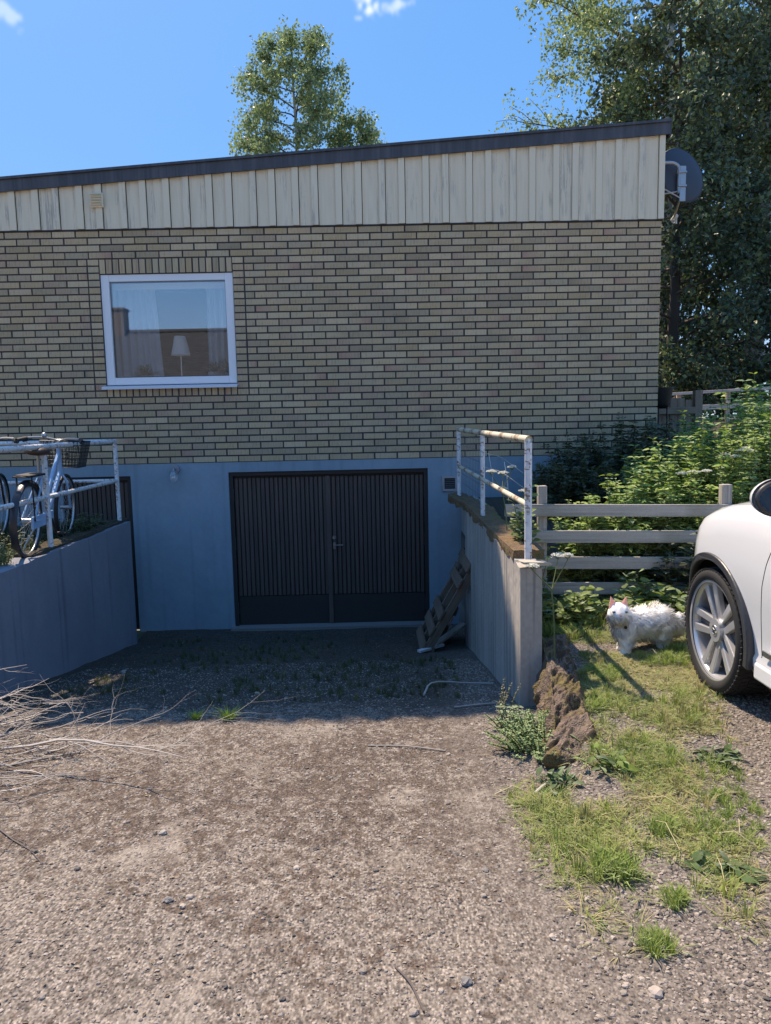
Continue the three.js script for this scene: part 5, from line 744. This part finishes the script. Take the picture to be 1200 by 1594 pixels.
  for (const [x, d, i] of [[-2.98, 7.2, 0], [-3.0, 7.55, 1], [-3.12, 6.9, 2], [-3.3, 7.4, 3], [-3.2, 6.3, 4]]) herb('terrace_weed', 'dark low terrace weeds ' + ['between the two left railing posts', 'at the foot of the left railing corner post', 'behind the bicycle front wheel', 'in front of the brown basement door', 'beside the bicycle frame'][i], 'weed', 'weeds on the terrace', x, d, { ...dk, stems: 26, leaves: 14, leaf: .045, seed: 540 + i, h: .22, r: .22 }, .47);
}
// cow parsley: stem, branches, white umbels
{
  const petal = new THREE.MeshPhysicalMaterial({ vertexColors: true, roughness: .9, transmission: .25, thickness: 0, side: THREE.DoubleSide }), V = THREE.Vector3;
  const umbel = (label, x, y, d, h, lean, heads, size, seed) => { const t = thing('cow_parsley', label, 'wildflower', [x, y, d], 'white umbel flowers'), r = rng(seed); const top = new V(lean, h * .72, 0), wood = [tube(curve([new V(0, 0, 0), new V(lean * .3, h * .4, 0), top], 6), .0045, 5)];
    for (let k = 0; k < heads; k++) { const a = k * 2.4 + r(), e = top.clone().add(new V(Math.cos(a) * (heads > 1 ? .10 : 0) * (.6 + r()), h * (.2 + .12 * r()), Math.sin(a) * .08)); wood.push(tube([top, e], .003, 4)); const s = new Soup(); const R = size * (.8 + .4 * r());
      for (let q = 0; q < 90; q++) { const rr = Math.sqrt(r()) * R, b = r() * 6.283, p = e.clone().add(new V(Math.cos(b) * rr, .025 + .012 * (1 - (rr / R) ** 2) + (r() - .5) * .006, Math.sin(b) * rr)); for (let m = 0; m < 3; m++) { const f = rdir(r); f.y *= .4; f.normalize(); const [sd, n] = frame(f, r); s.leaf(p, f, sd, n, .009, .008, [.80, .80, .70]); } }
      for (let q = 0; q < 12; q++) { const b = q / 12 * 6.283; wood.push(tube([e, e.clone().add(new V(Math.cos(b) * R * .75, .026, Math.sin(b) * R * .75))], .0013, 3)); } part('flower_head', s.geo(), petal, t); }
    part('stem', mrg(wood), stemMat, t); };
  umbel('white umbel flower leaning in front of the right wall end', 1.05, .05, 4.32, .62, -.02, 3, .035, 601);
  umbel('white umbel flowers behind the plank fence left of its middle', 1.72, .1, 6.15, .42, -.02, 4, .045, 602);
  umbel('white umbel flower at the left end of the top fence plank', 1.15, .2, 6.2, .72, .02, 2, .04, 603);
  umbel('white umbel flowers left of the second fence post', 2.78, .35, 6.3, .70, -.05, 3, .05, 604);
  umbel('white umbel flowers right of the second fence post above the car mirror', 3.1, .4, 6.35, .78, .04, 5, .055, 605);
  umbel('white umbel flowers behind the pipe railing on the right wall', .99, .62, 5.6, .50, -.04, 3, .035, 606);
}

// ------------------------------------------------------------------ grass, gravel and litter
function scatter(name, geo, m, spots, tints, label, category) { const o = new THREE.InstancedMesh(geo, m, spots.length); const M = new THREE.Matrix4(), q = new THREE.Quaternion(), e = new THREE.Euler(), c = new THREE.Color(); spots.forEach(([x, y, d, s, a, b, sy], i) => { e.set(b || 0, a, (b || 0) * .7); q.setFromEuler(e); M.compose(new THREE.Vector3(x, y, -d), q, new THREE.Vector3(s, s * (sy || 1), s)); o.setMatrixAt(i, M); if (tints) o.setColorAt(i, c.setRGB(...tints[i])); }); o.name = numbered(name); tag(o, label, category, null, 'stuff'); scene.add(o); return o; }
const tuft = (n, h, spread, seed, w = .004) => { const s = new Soup(), r = rng(seed), V = THREE.Vector3; for (let i = 0; i < n; i++) { const a = r() * 6.283, q = spread * Math.sqrt(r()), b = new V(Math.cos(a) * q * .4, 0, Math.sin(a) * q * .4), L = h * (.5 + .6 * r()), ln = .25 + .75 * r(), m = b.clone().add(new V(Math.cos(a) * q * ln * .5, L * .6, Math.sin(a) * q * ln * .5)), e = b.clone().add(new V(Math.cos(a) * q * ln * 1.7, L * (.75 + .25 * r()), Math.sin(a) * q * ln * 1.7)), sd = new V(-Math.sin(a), 0, Math.cos(a)).multiplyScalar(w * (.7 + .6 * r())); const k = .8 + .4 * r(), col = [k, k, k]; const b1 = b.clone().add(sd), b2 = b.clone().sub(sd), m1 = m.clone().addScaledVector(sd, .7), m2 = m.clone().addScaledVector(sd, -.7); s.tri(b1, b2, m1, col); s.tri(b2, m2, m1, col); s.tri(m1, m2, e, col); } return s.geo(); };
const grassM = leafMat(.95, .42);
{
  const r = rng(701), tA = [tuft(16, .045, .035, 1, .0020), tuft(14, .075, .05, 2, .0024), tuft(13, .022, .055, 3, .0017)];
  const lists = [[], [], []], tints = [[], [], []];
  let n = 0, tries = 0; while (n < 5600 && tries++ < 300000) { const x = .4 + r() * 2.7, d = 1.6 + r() * 4.3, g = grassG(x, d); if (r() > g * 1.1) continue; const green = fbm(x * 2.6 + 60, d * 2.6 + 60, 3), k = clamp((green - .40) * 5); let type = r() < k * .22 ? 0 : 2; if (type === 0 && r() < .2) type = 1; const col = r() < .20 + .6 * k ? mix3([.17, .23, .05], [.33, .39, .09], r()) : mix3([.28, .27, .10], [.46, .41, .19], r()); lists[type].push([x, groundY(x, d) - .004, d, .7 + .7 * r(), r() * 6.28, (r() - .5) * .3]); tints[type].push(col); n++; }
  // distinct green clumps seen on the strip
  for (const [cx, cd, cr, cnt, s0] of [[1.28, 2.62, .14, 60, .8], [1.42, 2.80, .10, 30, .8], [1.05, 2.62, .06, 24, 1], [.78, 2.36, .07, 26, 1.3], [1.35, 3.08, .22, 70, .85], [1.15, 3.25, .18, 45, .85], [1.1, 3.85, .12, 50, 1], [1.35, 4.35, .14, 60, 1], [.92, 2.18, .04, 16, .9], [.78, 1.98, .05, 18, .9], [2.0, 4.6, .2, 70, 1.2], [1.75, 4.55, .12, 40, 1.2], [1.3, 5.2, .15, 60, 1.4], [1.15, 1.72, .04, 10, .9], [1.36, 2.30, .03, 8, .8]]) for (let i = 0; i < cnt; i++) { const a = r() * 6.28, q = cr * Math.sqrt(r()), x = cx + Math.cos(a) * q, d = cd + Math.sin(a) * q; lists[0].push([x, groundY(x, d) - .004, d, (.8 + .6 * r()) * s0, r() * 6.28, (r() - .5) * .3]); tints[0].push(mix3([.18, .27, .05], [.34, .43, .09], r())); }
  // ramp floor and terrace, in the shade
  for (let i = 0; i < 900; i++) { const x = -2.3 + r() * 2.9, d = 4.7 + r() * 3.4; if (fbm(x * 1.3 + 9, d * 1.3, 3) * .8 + fbm(x * 5, d * 5, 2) * .4 < .60) continue; lists[1].push([x, groundY(x, d) - .005, d, .5 + .6 * r(), r() * 6.28, 0]); tints[1].push(mix3([.05, .07, .02], [.14, .15, .05], r())); }
  for (let i = 0; i < 1600; i++) { const x = -4.4 + r() * 1.55, d = 4.8 + r() * 3.1; lists[1].push([x, .465, d, .7 + .9 * r(), r() * 6.28, 0]); tints[1].push(mix3([.04, .065, .02], [.12, .15, .04], r())); }
  for (let i = 0; i < 500; i++) { const x = 1.05 + r() * 2.2, d = 5.1 + r() * 1.0; lists[1].push([x, groundY(x, d) - .005, d, .7 + 1.2 * r(), r() * 6.28, 0]); tints[1].push(mix3([.07, .12, .02], [.22, .28, .05], r())); }
  ['short green grass on the strip and along the kerb', 'taller grass on the ramp, terrace and fence foot', 'straw-coloured dry grass on the strip'].forEach((l, i) => scatter('grass', tA[i], grassM, lists[i], tints[i], l, 'grass'));
  const tg = tuft(70, .10, .075, 9, .003);
  for (const [x, d, s, l] of [[-.93, 4.29, .85, 'right of the two bright grass tufts at the ramp crest'], [-1.13, 4.31, .6, 'left of the two bright grass tufts at the ramp crest']]) { const c = tint(tg.clone(), [.22, .33, .04]); const o = solo('grass_tuft', c, grassM, l, 'grass tuft', 'grass tufts at the ramp crest'); o.position.set(x, groundY(x, d), -d); o.scale.setScalar(s); o.scale.x *= 1.5; }
  // long dry straws
  const sl = []; for (let i = 0; i < 40; i++) { const x = .6 + r() * 1.6, d = 1.8 + r() * 3.2, a = r() * 6.28, L = .08 + r() * .2; if (grassG(x, d) < .1 && r() < .7) continue; const p0 = P(x, groundY(x, d) + .008, d), p1 = P(x + Math.cos(a) * L * .5, groundY(x + Math.cos(a) * L * .5, d) + .03 + r() * .04, d + Math.sin(a) * L * .5), p2 = P(x + Math.cos(a) * L, groundY(x + Math.cos(a) * L, d + Math.sin(a) * L) + .012, d + Math.sin(a) * L); sl.push(tube([p0, p1, p2], .0014, 4)); }
  solo('dry_straw', mrg(sl), mat([.52, .45, .27], .8), 'long dry straws lying on the grass strip', 'straw', null, 'stuff');
}
{
  const rock = (seed, det = 0) => { const g = new THREE.IcosahedronGeometry(1, det), p = g.attributes.position, r = rng(seed), m = {}; for (let i = 0; i < p.count; i++) { const k = [p.getX(i), p.getY(i), p.getZ(i)].map(v => v.toFixed(2)).join(); m[k] = m[k] || .7 + .5 * r(); p.setXYZ(i, p.getX(i) * m[k] * 1.15, p.getY(i) * m[k] * .62, p.getZ(i) * m[k]); } g.computeVertexNormals(); return g; };
  const stoneM = mat([1, 1, 1], .9), r = rng(801);
  const L = [[], []], C = [[], []];
  let n = 0, tries = 0; while (n < 130000 && tries++ < 3000000) { const x = -2.6 + r() * 6.2, d = 1.15 + Math.pow(r(), 1.25) * 5.2; const g = x > .3 ? sst(.3, .95, x) : 0, dens = x > .93 || g > 0 ? mix(.10, 1, clamp(g)) * (1 - .75 * grassG(x, d)) : .42; if (r() > dens) continue; if (x > .84 && x < 1.15 && d > 4.3) continue; const s = x > .5 ? .0022 + .0070 * Math.pow(r(), 2.8) : .0014 + .0055 * Math.pow(r(), 3.2) + (r() < .02 ? .004 * r() : 0); const k = r(), col = k < .12 ? [.08, .074, .068] : mix3([.13, .108, .09], [.40, .345, .29], r()); const t = n % 2; L[t].push([x, groundY(x, d) + s * .12, d, s, r() * 6.28, (r() - .5) * .8]); C[t].push(col); n++; }
  scatter('gravel', rock(1), stoneM, L[0], C[0], 'fine grey and pinkish gravel on the yard', 'gravel'); scatter('gravel', rock(2), stoneM, L[1], C[1], 'coarser grey and pinkish gravel on the yard', 'gravel');
  const big = [rock(11, 1), rock(12, 1), rock(13, 1)], sm = [mat([.32, .295, .26], .85), mat([.12, .105, .092], .85), mat([.40, .345, .29], .9), mat([.20, .188, .172], .85)];
  const where = [[254, 1298, .016, 0], [492, 1322, .013, 1], [54, 1327, .013, 1], [120, 1354, .012, 1], [262, 1403, .016, 3], [284, 1412, .011, 2], [585, 1356, .010, 1], [756, 1356, .012, 3], [725, 1530, .017, 3], [1020, 1547, .020, 2], [440, 1556, .009, 1], [350, 1536, .009, 1], [462, 1352, .012, 2], [400, 1080, .018, 2], [192, 1047, .03, 0], [1135, 1370, .012, 2], [860, 1460, .012, 2], [980, 1480, .010, 1]];
  { const l2 = [], c2 = []; for (let i = 0; i < 420; i++) { const x = -2.4 + r() * 4.2, d = 1.5 + r() * 3.4; if (x > .84 && x < 1.2 && d > 3.3) continue; if (x < .3 && r() < .5) continue; const z = .006 + .009 * r() * r(); l2.push([x, groundY(x, d) + z * .2, d, z, r() * 6.28, (r() - .5) * .6]); c2.push(mix3([.11, .098, .088], [.40, .345, .29], r())); } scatter('pebbles', big[0], stoneM, l2, c2, 'scattered pebbles of mixed sizes on driveway and yard', 'pebbles'); }
  const ray = new THREE.Vector3(); camera.updateMatrixWorld();
  where.forEach(([px, py, s, m], i) => { ray.set((px - 600) / 1150, (797 - py) / 1150, -1).applyQuaternion(camera.quaternion); let k = 1; for (let q = 0; q < 40; q++) { const x = ray.x * k, d = -ray.z * k, gap = 1.5 + ray.y * k - groundY(x, d); k += gap / 1.2; } const x = ray.x * k, d = -ray.z * k; const o = solo('loose_stone', big[i % 3], sm[m], 'small loose stone lying on the worn concrete or gravel', 'stone', 'loose stones on the ground'); o.position.set(x, groundY(x, d) + s * .3, -d); o.scale.setScalar(s); o.rotation.y = i * 1.7; });
  // bits of litter: dead leaves and crumbs
  const s = new Soup(); s.leaf(new THREE.Vector3(-.5, 0, 0), new THREE.Vector3(1, 0, 0), new THREE.Vector3(0, 0, 1), new THREE.Vector3(0, 1, 0), 1, .5, [1, 1, 1]); const SL = [], SC = []; for (let i = 0; i < 2600; i++) { const x = -2.5 + r() * 3.9, d = 1.5 + r() * 6.8; if (x > .84 && d > 4.4) continue; SL.push([x, groundY(x, d) + .004, d, .008 + .014 * r(), r() * 6.28, (r() - .5) * .5]); SC.push(mix3([.10, .07, .04], [.40, .33, .24], r())); }
  scatter('leaf_litter', s.geo(), leafMat(.9, .1), SL, SC, 'small dry leaf scraps on the ramp and driveway', 'litter');
}

// ------------------------------------------------------------------ dead branches
{
  const V = THREE.Vector3, grey = mat([.27, .25, .23], .9), pale = mat([.42, .39, .355], .9), darkT = mat([.13, .11, .10], .9);
  function branch(a, dir, L, r0, seed, depth, out) { const r = rng(seed), pts = [a.clone()], rs = [r0]; let p = a.clone(), v = dir.clone(); const n = 7; for (let i = 1; i <= n; i++) { v.addScaledVector(rdir(r), .28); v.y *= .9; v.normalize(); p = p.clone().addScaledVector(v, L / n); const gy = groundY(p.x, -p.z) + r0 * .8; if (p.y < gy) { p.y = gy; v.y = Math.abs(v.y) * .3; } pts.push(p); rs.push(r0 * (1 - .8 * i / n)); } out.push(tube(pts, rs, depth ? 4 : 5)); if (depth < 2) for (let i = 2; i < n; i++) if (r() < .8) { const q = v.clone().addScaledVector(rdir(r), 1.0); q.y *= .35; q.normalize(); branch(pts[i], q, L * (.3 + .25 * r()), rs[i] * .62, seed * 7 + i, depth + 1, out); } return out; }
  const G = (x, d, y) => P(x, groundY(x, d) + y, d);
  const main = [
    ['long pale dead branch reaching from the brush pile across the driveway', G(-1.9, 3.55, .10), new V(1, -.02, .12), 1.15, .008, pale], ['forked pale dead branch lying in front of the brush pile', G(-2.2, 3.45, .05), new V(1, .0, .06), 1.2, .009, grey],
    ['dead branch arching highest out of the brush pile', G(-2.5, 4.1, .35), new V(.8, .3, .1), .5, .005, pale], ['dead branch rising at the left picture edge', G(-2.45, 3.9, .25), new V(-.3, .75, -.2), .5, .005, grey], ['dead branch sticking out to the right over the ramp edge', G(-2.2, 4.25, .2), new V(1, .06, .0), .45, .005, grey],
    ['thin dark dead branch below the brush pile', G(-2.0, 3.0, .02), new V(1, 0, .25), .9, .006, darkT], ['dead branch at the lowest left corner of the brush pile', G(-2.1, 2.85, .02), new V(1, .02, -.1), .7, .006, grey]];
  main.forEach(([l, a, v, L, r0, m], i) => solo('dead_branch', mrg(branch(a, v.normalize(), L, r0, 900 + i * 13, 0, [])), m, l, 'branch', 'dead branches of the brush pile'));
  const r = rng(950), mass = [], mass2 = []; for (let i = 0; i < 420; i++) { const x = -2.66 + Math.pow(r(), 1.9) * 1.0, d = 2.8 + r() * 1.4, hh = .30 * sst(-1.35, -2.3, x) * (1 - Math.abs(d - 3.9) * .6), a = G(x, d, .01 + hh * r()); branch(a, new V(.9 * (r() < .65 ? 1 : -1), (r() - .45) * .35, (r() - .5) * 1.2).normalize(), .16 + .30 * r(), .0022 + .0024 * r(), 2000 + i * 31, r() < .45 ? 1 : 2, i % 3 ? mass : mass2); }
  solo('brush_pile', mrg(mass), grey, 'pile of dead grey twigs at the left of the driveway', 'brush pile', null, 'stuff'); solo('brush_pile', mrg(mass2), pale, 'paler dead twigs mixed into the brush pile', 'brush pile', null, 'stuff');
  // sticks on the ground
  const stick = (l, pts, r0, m) => solo('stick', tube(curve(pts.map(([x, d, y]) => G(x, d, y)), 10), r0, 6), m, l, 'stick', 'sticks on the ground');
  stick('bent grey stick lying in the dark lower corner of the ramp', [[.28, 4.75, .02], [.36, 5.0, .05], [.62, 5.12, .02], [.80, 5.1, .02]], .007, mat([.42, .39, .36], .9)); stick('short grey stick in the dark corner near the right wall', [[.45, 4.42, .01], [.60, 4.46, .012], [.72, 4.5, .01]], .006, mat([.36, .33, .30], .9));
  stick('thin pale stick on the sunlit slab near its upper edge', [[-.08, 3.72, .006], [.12, 3.70, .01], [.32, 3.62, .006]], .004, grey); stick('thin dark stick on the slab right of the middle', [[.02, 1.92, .004], [.06, 1.84, .008], [.09, 1.74, .004]], .003, darkT); stick('whitish stick beside the grass strip', [[.64, 3.02, .008], [.70, 3.10, .015], [.74, 3.16, .01]], .006, pale);
}

scene.traverse(o => { if (o.isMesh) { o.castShadow = true; o.receiveShadow = true; } });
renderer.render(scene, camera);
